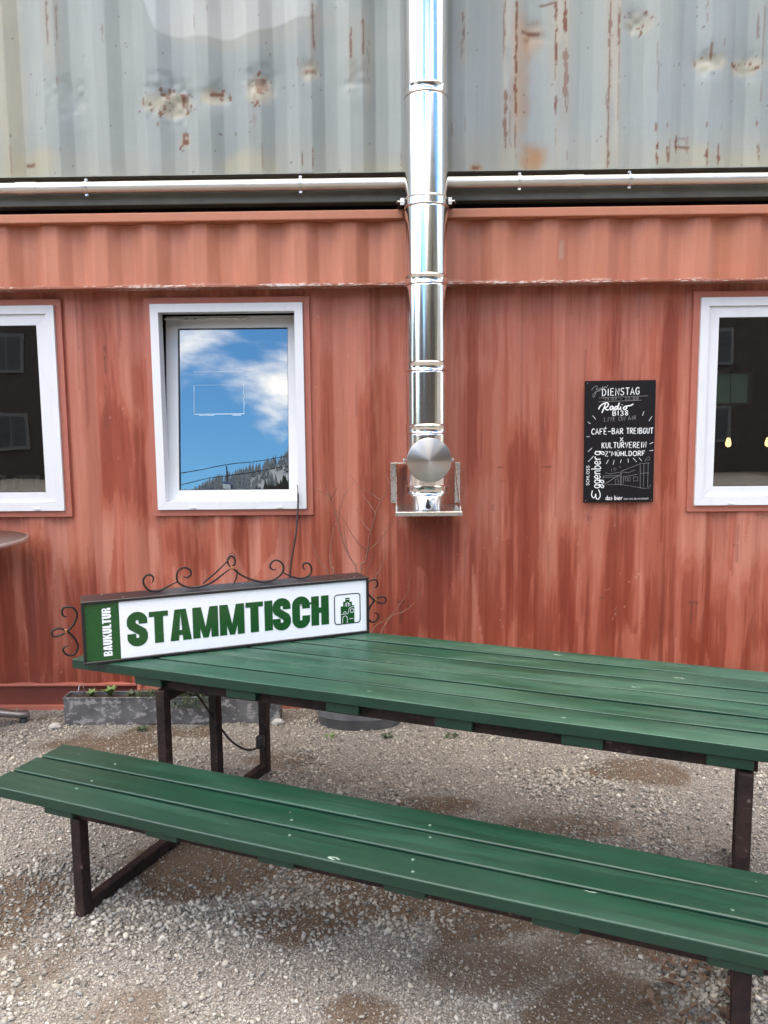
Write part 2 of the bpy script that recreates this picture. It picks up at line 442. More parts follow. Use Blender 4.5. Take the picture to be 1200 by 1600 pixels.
TW = [[(-0.218, 0.87), (-0.228, 0.899), (-0.255, 0.939), (-0.282, 0.995), (-0.305, 1.067), (-0.323, 1.146), (-0.341, 1.225), (-0.36, 1.288), (-0.382, 1.344), (-0.397, 1.414)], [(-0.36, 1.288), (-0.399, 1.308), (-0.468, 1.344)], [(-0.36, 1.281), (-0.336, 1.312), (-0.308, 1.359)], [(-0.323, 1.146), (-0.306, 1.225), (-0.281, 1.296), (-0.233, 1.362)], [(-0.34, 0.859), (-0.355, 0.883), (-0.366, 0.948), (-0.356, 1.035), (-0.335, 1.13), (-0.327, 1.17)], [(-0.383, 0.856), (-0.414, 0.892), (-0.452, 0.964), (-0.475, 1.028), (-0.478, 1.068)], [(-0.193, 0.866), (-0.169, 0.906), (-0.154, 0.97), (-0.143, 1.05), (-0.123, 1.121), (-0.103, 1.192), (-0.078, 1.255), (-0.047, 1.309), (-0.023, 1.364), (0.017, 1.418)], [(-0.103, 1.192), (-0.133, 1.239), (-0.172, 1.287), (-0.206, 1.35), (-0.252, 1.409)], [(-0.074, 1.27), (-0.117, 1.302), (-0.164, 1.326), (-0.202, 1.342)], [(-0.152, 0.97), (-0.199, 1.018), (-0.245, 1.09), (-0.283, 1.162), (-0.33, 1.225)], [(-0.152, 0.97), (-0.096, 1.025), (-0.049, 1.081), (-0.009, 1.144), (0.003, 1.183)], [(-0.135, 1.089), (-0.166, 1.121), (-0.197, 1.169), (-0.212, 1.216)], [(-0.158, 0.85), (-0.137, 0.914), (-0.113, 0.978)], [(-0.111, 0.817), (-0.082, 0.873), (-0.058, 0.937), (-0.041, 1.009)], [(-0.263, 0.947), (-0.274, 1.011), (-0.285, 1.082), (-0.288, 1.122)], [(-0.023, 1.364), (-0.045, 1.419)]]
TW2 = [[(-0.13, 0.51), (-0.037, 0.582), (0.027, 0.663), (0.075, 0.744), (0.088, 0.864)], [(-0.037, 0.582), (0.05, 0.631), (0.114, 0.687), (0.154, 0.759)]]

# ------------------------------------------------------------------ shared materials
def m_white_pvc():
    q = NT('white_pvc')
    vec = q.coords('Object', rnd=True)
    nz = q.noise(vec, 6, 4)
    dirt = q.rng(q.noise(q.coords('Object', scale=(9, 9, 1.6), rnd=True), 2.0, 5), 0.52, 0.8, 0, 1)
    q.base(q.mix(q.math('MULTIPLY', dirt, 0.35), q.mix(nz, (0.70, 0.71, 0.73), (0.76, 0.77, 0.79)), (0.55, 0.53, 0.50)))
    q.set(Roughness=0.32)
    q.bump(q.noise(vec, 120, 2), 0.03, 0.001)
    return q.m
def m_glass():
    q = NT('window_glass')
    q.t.nodes.remove(q.b)
    fr = q.n('ShaderNodeFresnel'); fr.inputs['IOR'].default_value = 3.0
    tr = q.n('ShaderNodeBsdfTransparent'); tr.inputs[0].default_value = (0.72, 0.76, 0.75, 1)
    gl = q.n('ShaderNodeBsdfGlossy'); gl.inputs['Roughness'].default_value = 0.0
    gl.inputs['Color'].default_value = (0.95, 0.98, 1.0, 1)
    bp = q.n('ShaderNodeBump'); bp.inputs['Strength'].default_value = 0.035; bp.inputs['Distance'].default_value = 0.02
    q.l(q.noise(q.coords('Object'), 2.5, 1), bp.inputs['Height'])
    q.l(bp.outputs[0], gl.inputs['Normal'])
    mx = q.n('ShaderNodeMixShader')
    q.l(fr.outputs[0], mx.inputs[0]); q.l(tr.outputs[0], mx.inputs[1]); q.l(gl.outputs[0], mx.inputs[2])
    q.l(mx.outputs[0], q.out.inputs['Surface'])
    return q.m
def m_stainless(name, rough=0.06, col=(0.72, 0.71, 0.70), wob=0.02, smudge=0.10):
    q = NT(name)
    vec = q.coords('Object')
    nz = q.noise(q.coords('Object', scale=(3, 3, 14)), 3.0, 4)
    sm = q.rng(q.noise(vec, 5, 3), 0.45, 0.75, 0, smudge)
    q.base(col)
    q.set(Metallic=1.0, Roughness=q.math('ADD', sm, rough))
    q.bump(q.noise(q.coords('Object', scale=(1, 1, 0.35)), 5.0, 2), wob, 0.05)
    return q.m
def m_rusty_steel():
    q = NT('brown_rusty_steel')
    vec = q.coords('Object', rnd=True)
    a = q.noise(vec, 14, 6, 0.65); b = q.noise(vec, 55, 4)
    c1 = q.mix(q.rng(a, 0.35, 0.65), (0.012, 0.0065, 0.006), (0.027, 0.014, 0.011))
    c2 = q.mix(q.rng(q.math('MULTIPLY', a, b), 0.33, 0.45), c1, (0.13, 0.09, 0.08))
    q.base(c2)
    q.set(Roughness=q.rng(b, 0.3, 0.7, 0.6, 0.85))
    q.b.inputs['Specular IOR Level'].default_value = 0.3
    q.bump(b, 0.35, 0.002)
    return q.m
def m_green_planks(name, tint=1.0, worn=0.4, w0=0.42, faded=(0.035, 0.110, 0.070)):
    q = NT(name)
    gr = q.coords('Object', scale=(1.6, 38, 38), rnd=True)
    vec = q.coords('Object', rnd=True)
    grain = q.noise(gr, 1.0, 6, 0.6, 0.6)
    wear = q.noise(q.coords('Object', scale=(1.2, 5, 5), rnd=True), 1.6, 5, 0.6)
    c = q.mix(q.rng(grain, 0.28, 0.74), (0.003*tint, 0.040*tint, 0.021*tint), (0.007*tint, 0.074*tint, 0.040*tint))
    c = q.mix(q.math('MULTIPLY', q.rng(q.math('ADD', q.math('MULTIPLY', wear, 0.82), q.math('MULTIPLY', grain, 0.18)), w0, w0+0.3), worn), c, faded)
    # knots that break through the paint as pale rings
    vo = q.n('ShaderNodeTexVoronoi'); vo.inputs['Scale'].default_value = 1.0; vo.inputs['Randomness'].default_value = 1.0
    q.l(q.coords('Object', scale=(4.2, 9.5, 0.01), rnd=True), vo.inputs['Vector'])
    sepc = q.n('ShaderNodeSeparateColor'); q.l(vo.outputs['Color'], sepc.inputs[0])
    gate = q.math('GREATER_THAN', sepc.outputs[0], 0.45)
    dd = q.math('ADD', vo.outputs['Distance'], q.math('MULTIPLY', q.noise(vec, 60, 2), 0.05))
    ring = q.math('MULTIPLY', q.rng(dd, 0.055, 0.075), q.rng(dd, 0.12, 0.085))
    ring = q.math('MULTIPLY', q.math('MULTIPLY', ring, gate), q.rng(q.noise(vec, 45, 3), 0.42, 0.6))
    c = q.mix(q.math('MULTIPLY', ring, 0.75), c, (0.34, 0.42, 0.36))
    # tiny chips
    ch = q.rng(q.noise(vec, 75, 3, 0.5), 0.765, 0.79)
    c = q.mix(q.math('MULTIPLY', ch, 0.8), c, (0.42, 0.44, 0.38))
    q.base(c)
    q.set(Roughness=q.rng(wear, 0.3, 0.75, 0.36, 0.52))
    q.b.inputs['Specular IOR Level'].default_value = 0.6
    q.bump(q.math('ADD', grain, q.math('MULTIPLY', q.noise(vec, 160, 3), 0.25)), 0.32, 0.0016)
    return q.m
def m_galv(name, patch=True):
    q = NT(name)
    vec = q.coords('Object')
    vo = q.n('ShaderNodeTexVoronoi'); vo.inputs['Scale'].default_value = 30
    q.l(vec, vo.inputs['Vector'])
    a = q.noise(q.coords('Object', scale=(9, 9, 12)), 1.7, 8, 0.72, 0.2)
    base = q.mix(q.rng(q.noise(vec, 8, 5), 0.3, 0.7), (0.095, 0.095, 0.10), (0.165, 0.165, 0.17))
    if patch:
        base = q.mix(q.rng(a, 0.525, 0.56), base, (0.33, 0.32, 0.32))
    q.base(base)
    q.set(Metallic=0.35, Roughness=0.55)
    q.bump(q.noise(vec, 30, 4), 0.15, 0.003)
    return q.m
M = {}
M['pvc'] = m_white_pvc()
M['gasket'] = simple('black_gasket', (0.012, 0.012, 0.013), 0.5)
M['glass'] = m_glass()
M['flue'] = m_stainless('polished_flue_steel', 0.15, (0.78, 0.75, 0.72), 0.0015, 0.05)
M['pipe'] = m_stainless('dull_pipe_steel', 0.36, (0.66, 0.63, 0.59), 0.002, 0.15)
M['bracket'] = simple('stainless_bracket', (0.60, 0.59, 0.57), 0.30, 1.0, 0.1, 30)
M['bolt'] = simple('zinc_bolt', (0.62, 0.61, 0.60), 0.28, 1.0)
M['black'] = simple('black_plastic', (0.012, 0.012, 0.013), 0.45)
M['rail_red'] = simple('red_oxide_paint', (0.43, 0.165, 0.095), 0.55, 0, 0.16, 14, 0.15)
M['trim_red'] = simple('red_trim_paint', (0.42, 0.135, 0.092), 0.5, 0, 0.10, 10, 0.1)
M['dark_red'] = simple('dark_red_sill_paint', (0.155, 0.036, 0.024), 0.6, 0, 0.2, 12, 0.2)
M['grey_rail'] = simple('stained_grey_green_paint', (0.125, 0.135, 0.115), 0.6, 0, 0.45, 9, 0.2)
M['grey_edge'] = simple('stained_grey_edge_paint', (0.30, 0.30, 0.26), 0.6, 0, 0.4, 8, 0.2)
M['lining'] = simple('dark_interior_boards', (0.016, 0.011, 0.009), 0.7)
M['roof'] = simple('container_roof_paint', (0.25, 0.24, 0.22), 0.7)
M['under'] = simple('black_underside', (0.02, 0.02, 0.02), 0.8)
M['steel'] = m_rusty_steel()
M['green'] = m_green_planks('green_painted_planks', 0.55, 0.3, 0.45, (0.016, 0.078, 0.052))
M['green_top'] = m_green_planks('faded_green_painted_planks', 0.85, 0.50, 0.40, (0.070, 0.140, 0.100))
M['green_shade'] = simple('shade_dark_green_paint', (0.004, 0.030, 0.016), 0.45, 0, 0.25, 25, 0.2)  # darker green that paints shade onto plank sides and undersides
M['greenb'] = simple('green_batten_paint', (0.006, 0.034, 0.019), 0.5, 0, 0.2, 20, 0.2)

# ------------------------------------------------------------------ ground and gravel
def dirt_shade_mask(x, y):
    """1 on trodden earth and in the shade painted under table and bench, 0 where stones lie thick"""
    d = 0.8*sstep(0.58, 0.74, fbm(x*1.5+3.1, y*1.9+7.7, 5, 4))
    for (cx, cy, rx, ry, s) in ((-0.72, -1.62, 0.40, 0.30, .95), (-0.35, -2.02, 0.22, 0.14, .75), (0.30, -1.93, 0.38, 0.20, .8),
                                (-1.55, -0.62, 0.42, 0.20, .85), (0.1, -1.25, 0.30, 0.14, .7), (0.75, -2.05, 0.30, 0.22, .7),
                                (-0.10, -2.42, 0.12, 0.08, .7), (-0.55, -1.35, 0.55, 0.16, .6), (0.05, -1.80, 0.75, 0.22, .75), (0.85, -1.75, 0.40, 0.20, .65), (0.45, -2.22, 0.50, 0.16, .6), (0.62, -1.42, 0.35, 0.12, .6), (-1.2, -2.2, 0.2, 0.2, .5), (-0.62, -0.72, .22, .12, .6)):  # patches under table and bench also paint their shade on the ground
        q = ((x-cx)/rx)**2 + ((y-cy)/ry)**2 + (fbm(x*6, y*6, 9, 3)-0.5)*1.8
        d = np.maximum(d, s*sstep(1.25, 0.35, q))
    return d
def ground_h(x, y):
    return (fbm(x*1.1+9, y*1.1+2, 21, 3)-0.5)*0.020 - 0.006*dirt_shade_mask(x, y)

def m_ground():
    q = NT('earth_and_fine_gravel')
    vec = q.coords('Object')
    at = q.n('ShaderNodeAttribute', attribute_name='DirtShade')
    vo = q.n('ShaderNodeTexVoronoi'); vo.inputs['Scale'].default_value = 105
    q.l(vec, vo.inputs['Vector'])
    vo2 = q.n('ShaderNodeTexVoronoi'); vo2.inputs['Scale'].default_value = 230
    q.l(vec, vo2.inputs['Vector'])
    sc = q.n('ShaderNodeSeparateColor'); q.l(vo.outputs['Color'], sc.inputs[0])
    sc2 = q.n('ShaderNodeSeparateColor'); q.l(vo2.outputs['Color'], sc2.inputs[0])
    grit = q.mix(sc2.outputs[0], (0.10, 0.085, 0.074), (0.28, 0.25, 0.222))
    peb = q.mix(sc.outputs[1], (0.16, 0.145, 0.135), (0.38, 0.36, 0.335))
    gcol = q.mix(q.rng(vo.outputs['Distance'], 0.30, 0.45), peb, grit)
    nz = q.noise(vec, 9, 6)
    earth = q.mix(nz, (0.075, 0.052, 0.037), (0.140, 0.102, 0.074))
    earth = q.mix(q.math('MULTIPLY', q.math('GREATER_THAN', sc2.outputs[1], 0.86), 0.5), earth, (0.22, 0.19, 0.16))
    f = q.rng(q.math('ADD', at.outputs['Fac'], q.math('MULTIPLY', q.math('SUBTRACT', nz, 0.5), 0.5)), 0.25, 0.75)
    q.base(q.mix(f, gcol, earth))
    q.set(Roughness=0.92)
    q.b.inputs['Specular IOR Level'].default_value = 0.15
    h = q.math('SUBTRACT', q.math('MULTIPLY', q.noise(vec, 60, 4), 0.8), vo.outputs['Distance'])
    q.bump(h, 0.8, 0.006)
    return q.m
M['ground'] = m_ground()

def build_ground():
    # fine patch near the viewer, coarse ring to the horizon, one sheet
    def axis(lo, hi, step, far):
        a = list(np.arange(lo, hi+1e-6, step))
        out = []; s = step; p = lo
        while p > -far:
            s *= 1.6; p -= s; out.append(p)
        out = out[::-1] + a
        s = step; p = hi
        while p < far:
            s *= 1.6; p += s; out.append(p)
        return np.array(out)
    xs = axis(-3.4, 3.4, 0.035, 900); ys = axis(-4.6, 0.6, 0.035, 900)
    X, Y = np.meshgrid(xs, ys)
    near = sstep(9, 4, np.hypot(X, Y+2))
    Z = ground_h(X, Y)*near
    n, m = X.shape
    v = np.stack([X.ravel(), Y.ravel(), Z.ravel()], 1)
    idx = np.arange(n*m).reshape(n, m)
    f = np.stack([idx[:-1,:-1].ravel(), idx[:-1,1:].ravel(), idx[1:,1:].ravel(), idx[1:,:-1].ravel()], 1)
    me = bpy.data.meshes.new('ground')
    me.from_pydata(v.tolist(), [], f.tolist()); me.update()
    a = me.attributes.new('DirtShade', 'FLOAT', 'POINT')
    a.data.foreach_set('value', dirt_shade_mask(X, Y).ravel().astype(np.float32))
    me.polygons.foreach_set('use_smooth', [True]*len(me.polygons))
    me.materials.append(M['ground'])
    o = bpy.data.objects.new('ground', me); COL.objects.link(o)
    tag(o, kind='structure')
build_ground()

def m_stone():
    q = NT('limestone_gravel')
    at = q.n('ShaderNodeVertexColor', layer_name='Col')
    vec = q.coords('Object')
    nz = q.noise(vec, 140, 4)
    q.base(q.mix(q.rng(nz, 0.3, 0.7, 0, 0.35), at.outputs['Color'], (0.20, 0.18, 0.16)))
    q.set(Roughness=0.85)
    q.b.inputs['Specular IOR Level'].default_value = 0.2
    q.bump(nz, 0.3, 0.002)
    return q.m
M['stone'] = m_stone()

def build_gravel(count):
    bm = bmesh.new(); bmesh.ops.create_icosphere(bm, subdivisions=1, radius=1.0)
    V0 = np.array([v.co[:] for v in bm.verts]); F0 = np.array([[v.index for v in f.verts] for f in bm.faces]); bm.free()
    variants = []
    for k in range(14):
        g = np.random.default_rng(100+k)
        v = V0*(0.60+0.75*g.random((12, 1))**1.5)
        v = v*np.array([1.0, 0.62+0.3*g.random(), 0.40+0.25*g.random()])
        variants.append(v)
    variants = np.array(variants)
    N = count
    y = -3.0 + 3.06*rng.random(N*3)
    half = 1.3 + (y+2.46)*0.42 + 0.62
    x = (rng.random(N*3)*2-1)*half.max()
    keep = np.abs(x) < half
    d = dirt_shade_mask(x, y)
    clump = fbm(x*3.3, y*3.3, 41, 3)
    keep &= rng.random(N*3) < np.clip((1-0.60*d)*(0.55+0.9*clump), 0, 1)
    x = x[keep][:N]; y = y[keep][:N]; d = d[keep][:N]; n = len(x)
    big = fbm(x*2.1+5, y*2.1, 61, 3)
    size = np.exp(rng.normal(math.log(0.0050), 0.50, n))*(0.75+0.6*sstep(0.4, 0.65, big))
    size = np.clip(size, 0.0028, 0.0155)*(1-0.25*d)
    vi = rng.integers(0, 14, n)
    a = rng.random(n)*2*PI; b = rng.normal(0, 0.5, n); c = rng.normal(0, 0.5, n)
    v = variants[vi]*size[:, None, None]
    ca, sa = np.cos(a), np.sin(a); cb, sb = np.cos(b), np.sin(b); cc, sc = np.cos(c), np.sin(c)
    X, Y, Z = v[:,:,0], v[:,:,1], v[:,:,2]
    Y, Z = Y*cb[:,None]-Z*sb[:,None], Y*sb[:,None]+Z*cb[:,None]
    X, Z = X*cc[:,None]+Z*sc[:,None], -X*sc[:,None]+Z*cc[:,None]
    X, Y = X*ca[:,None]-Y*sa[:,None], X*sa[:,None]+Y*ca[:,None]
    gz = ground_h(x, y) + size*(0.10+0.35*rng.random(n))
    P = np.stack([X+x[:,None], Y+y[:,None], Z+gz[:,None]], 2).reshape(-1, 3)
    F = (F0[None]+ (np.arange(n)*12)[:,None,None]).reshape(-1, 3)
    me = bpy.data.meshes.new('gravel')
    me.vertices.add(len(P)); me.vertices.foreach_set('co', P.astype(np.float32).ravel())
    me.loops.add(F.size); me.loops.foreach_set('vertex_index', F.astype(np.int32).ravel())
    me.polygons.add(len(F)); me.polygons.foreach_set('loop_start', np.arange(0, F.size, 3, dtype=np.int32))
    me.update(calc_edges=True)
    # colours: pale grey limestone, some warm, a few white and dark ones
    t = rng.random(n)
    lum = 0.235 + 0.245*rng.random(n)**1.3
    lum = np.where(t > 0.965, 0.50+0.12*rng.random(n), lum)
    lum = np.where(t < 0.10, 0.11+0.06*rng.random(n), lum)
    warm = 0.5 + rng.random(n)*0.9 + 0.6*sstep(-1.5, -0.3, y)
    lum = lum*(1-0.30*d)  # stones darker on bare earth and in the painted furniture shade
    c = np.stack([lum*(1+0.06*warm), lum*(0.985+0.0*warm), lum*(0.965-0.09*warm), np.ones(n)], 1)
    cc4 = np.repeat(c, 12, 0).astype(np.float32)
    ca_ = me.color_attributes.new('Col', 'FLOAT_COLOR', 'POINT')
    ca_.data.foreach_set('color', cc4.ravel())
    me.materials.append(M['stone'])
    o = bpy.data.objects.new('gravel', me); COL.objects.link(o)
    tag(o, 'loose pale grey limestone gravel strewn over the brown earth', 'gravel', kind='stuff')
build_gravel(120000)

# ------------------------------------------------------------------ corrugated sheets
PER = 0.278
def corr(x, edge):
    """0 on the outer flats, 1 on the inner flats; edge is the right edge of an outer flat"""
    t = np.mod(x-edge, PER)
    return np.where(t < 0.068, t/0.068, np.where(t < 0.138, 1.0, np.where(t < 0.206, 1-(t-0.138)/0.068, 0.0)))
def corr_axis(x0, x1, edge, fine):
    k0 = math.floor((x0-edge)/PER)-1; k1 = math.ceil((x1-edge)/PER)+1
    xs = []
    for k in range(k0, k1):
        b = edge+k*PER
        for a, c in ((0, .068), (.068, .138), (.138, .206), (.206, PER)):
            n = max(1, int(round((c-a)/fine)))
            xs += [b+a+(c-a)*i/n for i in range(n)]
    xs = [x for x in xs if x0 < x < x1]
    return np.array([x0]+xs+[x1])
def sheet(name, x0, x1, z0, z1, edge, y_out, depth, mat, parent, colour, fine=0.008, dz=0.010, holes=(), warp=None):
    xs = corr_axis(x0, x1, edge, fine)
    zs = set(np.round(np.arange(z0, z1, dz), 5)) | {z1}
    for h in holes: zs |= {h[2], h[3]}
    zs = np.array(sorted(zs))
    for h in holes: xs = np.union1d(xs, [h[0], h[1]])
    X, Z = np.meshgrid(xs, zs)
    Y = y_out + depth*corr(X, edge)
    if warp is not None: Y = Y + warp(X, Z)
    n, m = X.shape
    idx = np.arange(n*m).reshape(n, m)
    f = np.stack([idx[:-1,:-1].ravel(), idx[:-1,1:].ravel(), idx[1:,1:].ravel(), idx[1:,:-1].ravel()], 1)
    cx = (X[:-1,:-1]+X[:-1,1:]).ravel()/2; cz = (Z[:-1,:-1]+Z[1:,:-1]).ravel()/2
    keep = np.ones(len(f), bool)
    for h in holes:
        keep &= ~((cx > h[0]) & (cx < h[1]) & (cz > h[2]) & (cz < h[3]))
    f = f[keep]
    me = bpy.data.meshes.new(name)
    P = np.stack([X.ravel(), Y.ravel(), Z.ravel()], 1).astype(np.float32)
    me.vertices.add(len(P)); me.vertices.foreach_set('co', P.ravel())
    me.loops.add(f.size); me.loops.foreach_set('vertex_index', f.astype(np.int32).ravel())
    me.polygons.add(len(f)); me.polygons.foreach_set('loop_start', np.arange(0, f.size, 4, dtype=np.int32))
    me.update(calc_edges=True)
    col, ro = colour(X.ravel(), Z.ravel())
    ca = me.color_attributes.new('Col', 'FLOAT_COLOR', 'POINT')
    ca.data.foreach_set('color', np.concatenate([col, np.ones((len(col), 1))], 1).astype(np.float32).ravel())
    at = me.attributes.new('Rough', 'FLOAT', 'POINT')
    at.data.foreach_set('value', ro.astype(np.float32))
    me.materials.append(mat)
    o = bpy.data.objects.new(name, me); COL.objects.link(o)
    if parent: o.parent = parent
    return o
def lerp(a, b, t):
    return a + (b-a)*t[:, None]
def rect_mask(x, z, r, soft=0.012, seed=0, wob=0.02, wz=0.10, softz=None):
    x = x + (fbm(x*9, z*2.0, 71+seed, 2)-0.5)*wob*2
    zz = z + (0.8*vnoise(x*11, z*0+seed, 91+seed)+0.2*vnoise(x*60, z*0+seed, 95+seed)-0.5)*wz*2
    sz = softz or soft
    return (sstep(r[0]-soft, r[0]+soft, x)*sstep(r[1]+soft, r[1]-soft, x) *
            sstep(r[2]-sz, r[2]+sz, zz)*sstep(r[3]+sz, r[3]-sz, zz))

WALL_EDGE, BAND_EDGE, UP_EDGE = -2.08, -2.1441, -2.097
A3 = lambda *c: np.array(c)
def lower_colour(x, z):
    deep = A3(.250, .041, .018); mid = A3(.375, .100, .058); pale = A3(.510, .198, .138)
    # long vertical brush marks, with crisp sides and ragged ends
    s1 = fbm(x*9, z*0.55+3, 3, 3); s2 = fbm(x*34, z*0.9+8, 13, 3); s3 = fbm(x*90, z*2.5, 23, 2)
    t = 0.50 + 0.45*(s1-0.5) + 0.36*(s2-0.5) + 0.18*(s3-0.5)
    dark = np.zeros_like(x)
    for i, r in enumerate(DK):
        dark = np.maximum(dark, r[4]*rect_mask(x, z, r, 0.018, i, 0.03, 0.10, 0.13)*np.clip(0.45+1.1*s2, 0, 1))
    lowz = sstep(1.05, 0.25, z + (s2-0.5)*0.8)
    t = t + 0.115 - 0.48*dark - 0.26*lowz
    # faded runs low on the wall, blunt lower ends
    run = sstep(0.60, 0.66, vnoise(x*13+1.7, np.floor(z*1.3+vnoise(x*7, z*0, 4)*2), 33) + (s3-0.5)*0.15)
    t = t + 0.30*run*sstep(1.5, 0.9, z)*(1-0.6*dark)
    t = np.clip(t, 0, 1)
    t = t + 0.22*(fbm(x*150, z*7, 63, 2)-0.5)
    c = lerp(lerp(deep*0.9, mid, 0.35*sstep(0.05, 0.30, t)+0.65*sstep(0.30, 0.42, t)), pale, 0.45*sstep(0.50, 0.64, t)+0.55*sstep(0.66, 0.95, t))
    # thin dark runs
    drip = sstep(0.80, 0.88, vnoise(x*55, np.floor(z*1.1+3*vnoise(x*9, z*0, 81)), 83))*sstep(0.35, 0.6, vnoise(x*8, z*1.5, 87))
    c = lerp(c, A3(.17, .032, .018), 0.35*drip)
    # rust along fold edges and at old fittings
    ru = np.zeros_like(x)
    for i, r in enumerate(RS):
        ru = np.maximum(ru, r[4]*rect_mask(x, z, r, 0.004, i, 0.004, 0.01)*sstep(0.25, 0.6, vnoise(x*120, z*60, 7+i)+0.15))
    c = lerp(c, A3(.055, .022, .015), ru*0.85)
    ch = sstep(0.87, 0.90, fbm(x*70, z*45, 55, 2))*sstep(0.55, 0.7, fbm(x*3, z*3, 57, 2))
    c = lerp(c, A3(.56, .34, .27), ch*0.5)
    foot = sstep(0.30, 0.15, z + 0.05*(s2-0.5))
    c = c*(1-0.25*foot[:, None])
    return c, np.clip(0.50+0.12*(s1-0.5)+0.10*dark, 0.3, 0.8)
def band_colour(x, z):
    s1 = fbm(x*8, z*2+3, 103, 3); s2 = fbm(x*40, z*3, 113, 3); s3 = fbm(x*4, z*4, 123, 4)
    t = np.clip(0.5+0.8*(s1-0.5)+0.5*(s2-0.5)+0.5*(s3-0.5), 0, 1)
    c = lerp(A3(.400, .138, .080), A3(.530, .210, .132), t)
    c = lerp(c, A3(.46, .165, .080), 0.5*sstep(0.60, 0.75, fbm(x*6+2, z*2, 133, 3)))
    sp = rect_mask(x, z, (0.925, 0.955, 2.60, 2.70, 1), 0.006, 3, 0.012, 0.02)
    c = lerp(c, A3(.46, .30, .22), 0.7*sp)
    # flaked pale line along the bottom seam
    fl = sstep(2.488, 2.479, z)*sstep(0.50, 0.58, fbm(x*9, z*0, 143, 3))*sstep(0.35, 0.5, vnoise(x*60, z*160, 147))
    c = lerp(c, A3(.62, .52, .46), fl*0.9)
    return c, 0.50+0.1*(s1-0.5)
def upper_colour(x, z):
    s1 = fbm(x*7, z*1.1+3, 203, 3); s2 = fbm(x*36, z*1.6, 213, 3); s3 = fbm(x*2.0, z*2.2, 223, 4)
    t = np.clip(0.5+0.5*(s1-0.5)+0.45*(s2-0.5)+0.6*(s3-0.5), 0, 1)
    c = lerp(A3(.222, .250, .243), A3(.298, .325, .318), t)
    # green film away from the right-hand end, bluish towards the far end
    c = lerp(c, A3(.37, .39, .345), 0.5*sstep(0.45, 0.7, fbm(x*1.7+4, z*0.8, 233, 3)))
    c = lerp(c, A3(.300, .332, .345), 0.4*sstep(0.5, 0.7, fbm(x*2.4+8, z*0.9, 243, 3)))
    # newer pale coat with a wavy lower edge
    e = 3.86 + 0.05*np.sin((x+1.1)*3.1) - 0.10*np.exp(-((x+0.85)/0.35)**2) + 0.03*(vnoise(x*7, x*0, 251)-0.5) + 0.5*sstep(-0.42, -0.30, x) + 0.5*sstep(-1.25, -1.45, x)
    c = lerp(c, A3(.43, .46, .465), 0.75*sstep(-0.006, 0.008, z-e))
    # yellow and orange stains
    for i, (cx, cz, rx, rz, s, k) in enumerate(ST):
        q = ((x-cx)/rx)**2+((z-cz)/rz)**2 + (fbm(x*10, z*10, 260+i, 3)-0.5)*1.1
        m = s*sstep(1.2, 0.1, q)
        c = lerp(c, A3(.36, .16, .04) if k == 'o' else A3(.45, .37, .22), 0.85*m)
    fle = np.zeros_like(x)
    for i, (cx, cz, rx, rz, s, k) in enumerate(ST):
        if k == 'y' and rx < 0.2 and 0.04 < rz < 0.2 and cz > 3.2:
            fle = np.maximum(fle, s*sstep(1.4, 0.2, ((x-cx)/rx)**2+((z-cz)/rz)**2))
    foot = sstep(3.30, 3.08, z + 0.25*(fbm(x*5, z*0, 271, 3)-0.5))
    c = lerp(c, A3(.36, .33, .24), 0.4*foot)
    # rust that follows the outer folds, heavier on the right
    tt = np.mod(x-UP_EDGE, PER)
    fold = np.maximum(np.exp(-((tt-0.206)/0.004)**2), np.maximum(np.exp(-((tt-PER)/0.004)**2), np.exp(-(tt/0.004)**2)))
    gen = fold*sstep(0.66, 0.74, fbm(x*20, z*7, 281, 3))*0.5
    ru = np.maximum(gen, sstep(0.70, 0.76, fbm(x*42, z*34, 551, 3)+0.10*fle)*(fle > 0.05)*0.9)
    halo = np.zeros_like(x)
    for i, r in enumerate(UP):
        rr = (r[0]-.002, r[1]+.002, r[2], r[3], r[4])
        lng = r[3]-r[2] > 0.13
        cxm = (r[0]+r[1])/2; hw = (r[1]-r[0])/2
        if r[3]-r[2] > 2.2*hw:                     # upright run: ragged sides, width wandering along its length
            jit = (fbm(z*18+i*7.3, z*0+i, 501+i, 3)-0.5)*0.012
            hv = hw*(-0.30+1.9*fbm(z*28+i*3.1, z*0+.5, 521+i, 3))
            env = sstep(r[2]-.012, r[2]+.02, z)*sstep(r[3]+.012, r[3]-.02, z)
            mm = sstep(0.0022, -0.0018, np.abs(x-cxm-jit)-hv*env)*(env > 0)
        else:
            mm = rect_mask(x, z, rr, 0.005, i, 0.014, 0.010)
        mm = mm*sstep(0.30, 0.50, fbm(x*70, z*(10 if lng else 22), 300+i, 3)+(0.20 if lng else 0.13))
        if lng: halo = np.maximum(halo, 0.5*r[4]*rect_mask(x, z, (r[0]-.02, r[1]+.02, r[2]-.12, r[3]+.02, 1), 0.02, i, 0.01, 0.02, 0.08))
        ru = np.maximum(ru, r[4]*mm)
    # pale exposed flats between the rusted folds
    flat = sstep(0.204, 0.212, tt)*sstep(0.278, 0.270, tt)*sstep(3.0, 3.35, z)
    on = ((x > 0.58) & (x < 1.26)).astype(float)
    c = lerp(c, A3(.44, .41, .345), flat*on*0.65*sstep(0.3, 0.6, fbm(x*12, z*3, 291, 3)))
    c = lerp(c, A3(.36, .27, .16), halo*0.6)
    c = lerp(c, A3(.150, .046, .022), np.clip(ru, 0, 1)*0.92)
    sp = sstep(0.90, 0.92, fbm(x*55, z*45, 295, 2))
    c = lerp(c, A3(.09, .035, .02), sp*0.7)
    return c, np.clip(0.42+0.25*np.clip(ru, 0, 1)+0.1*(s1-0.5), 0.2, 0.85)
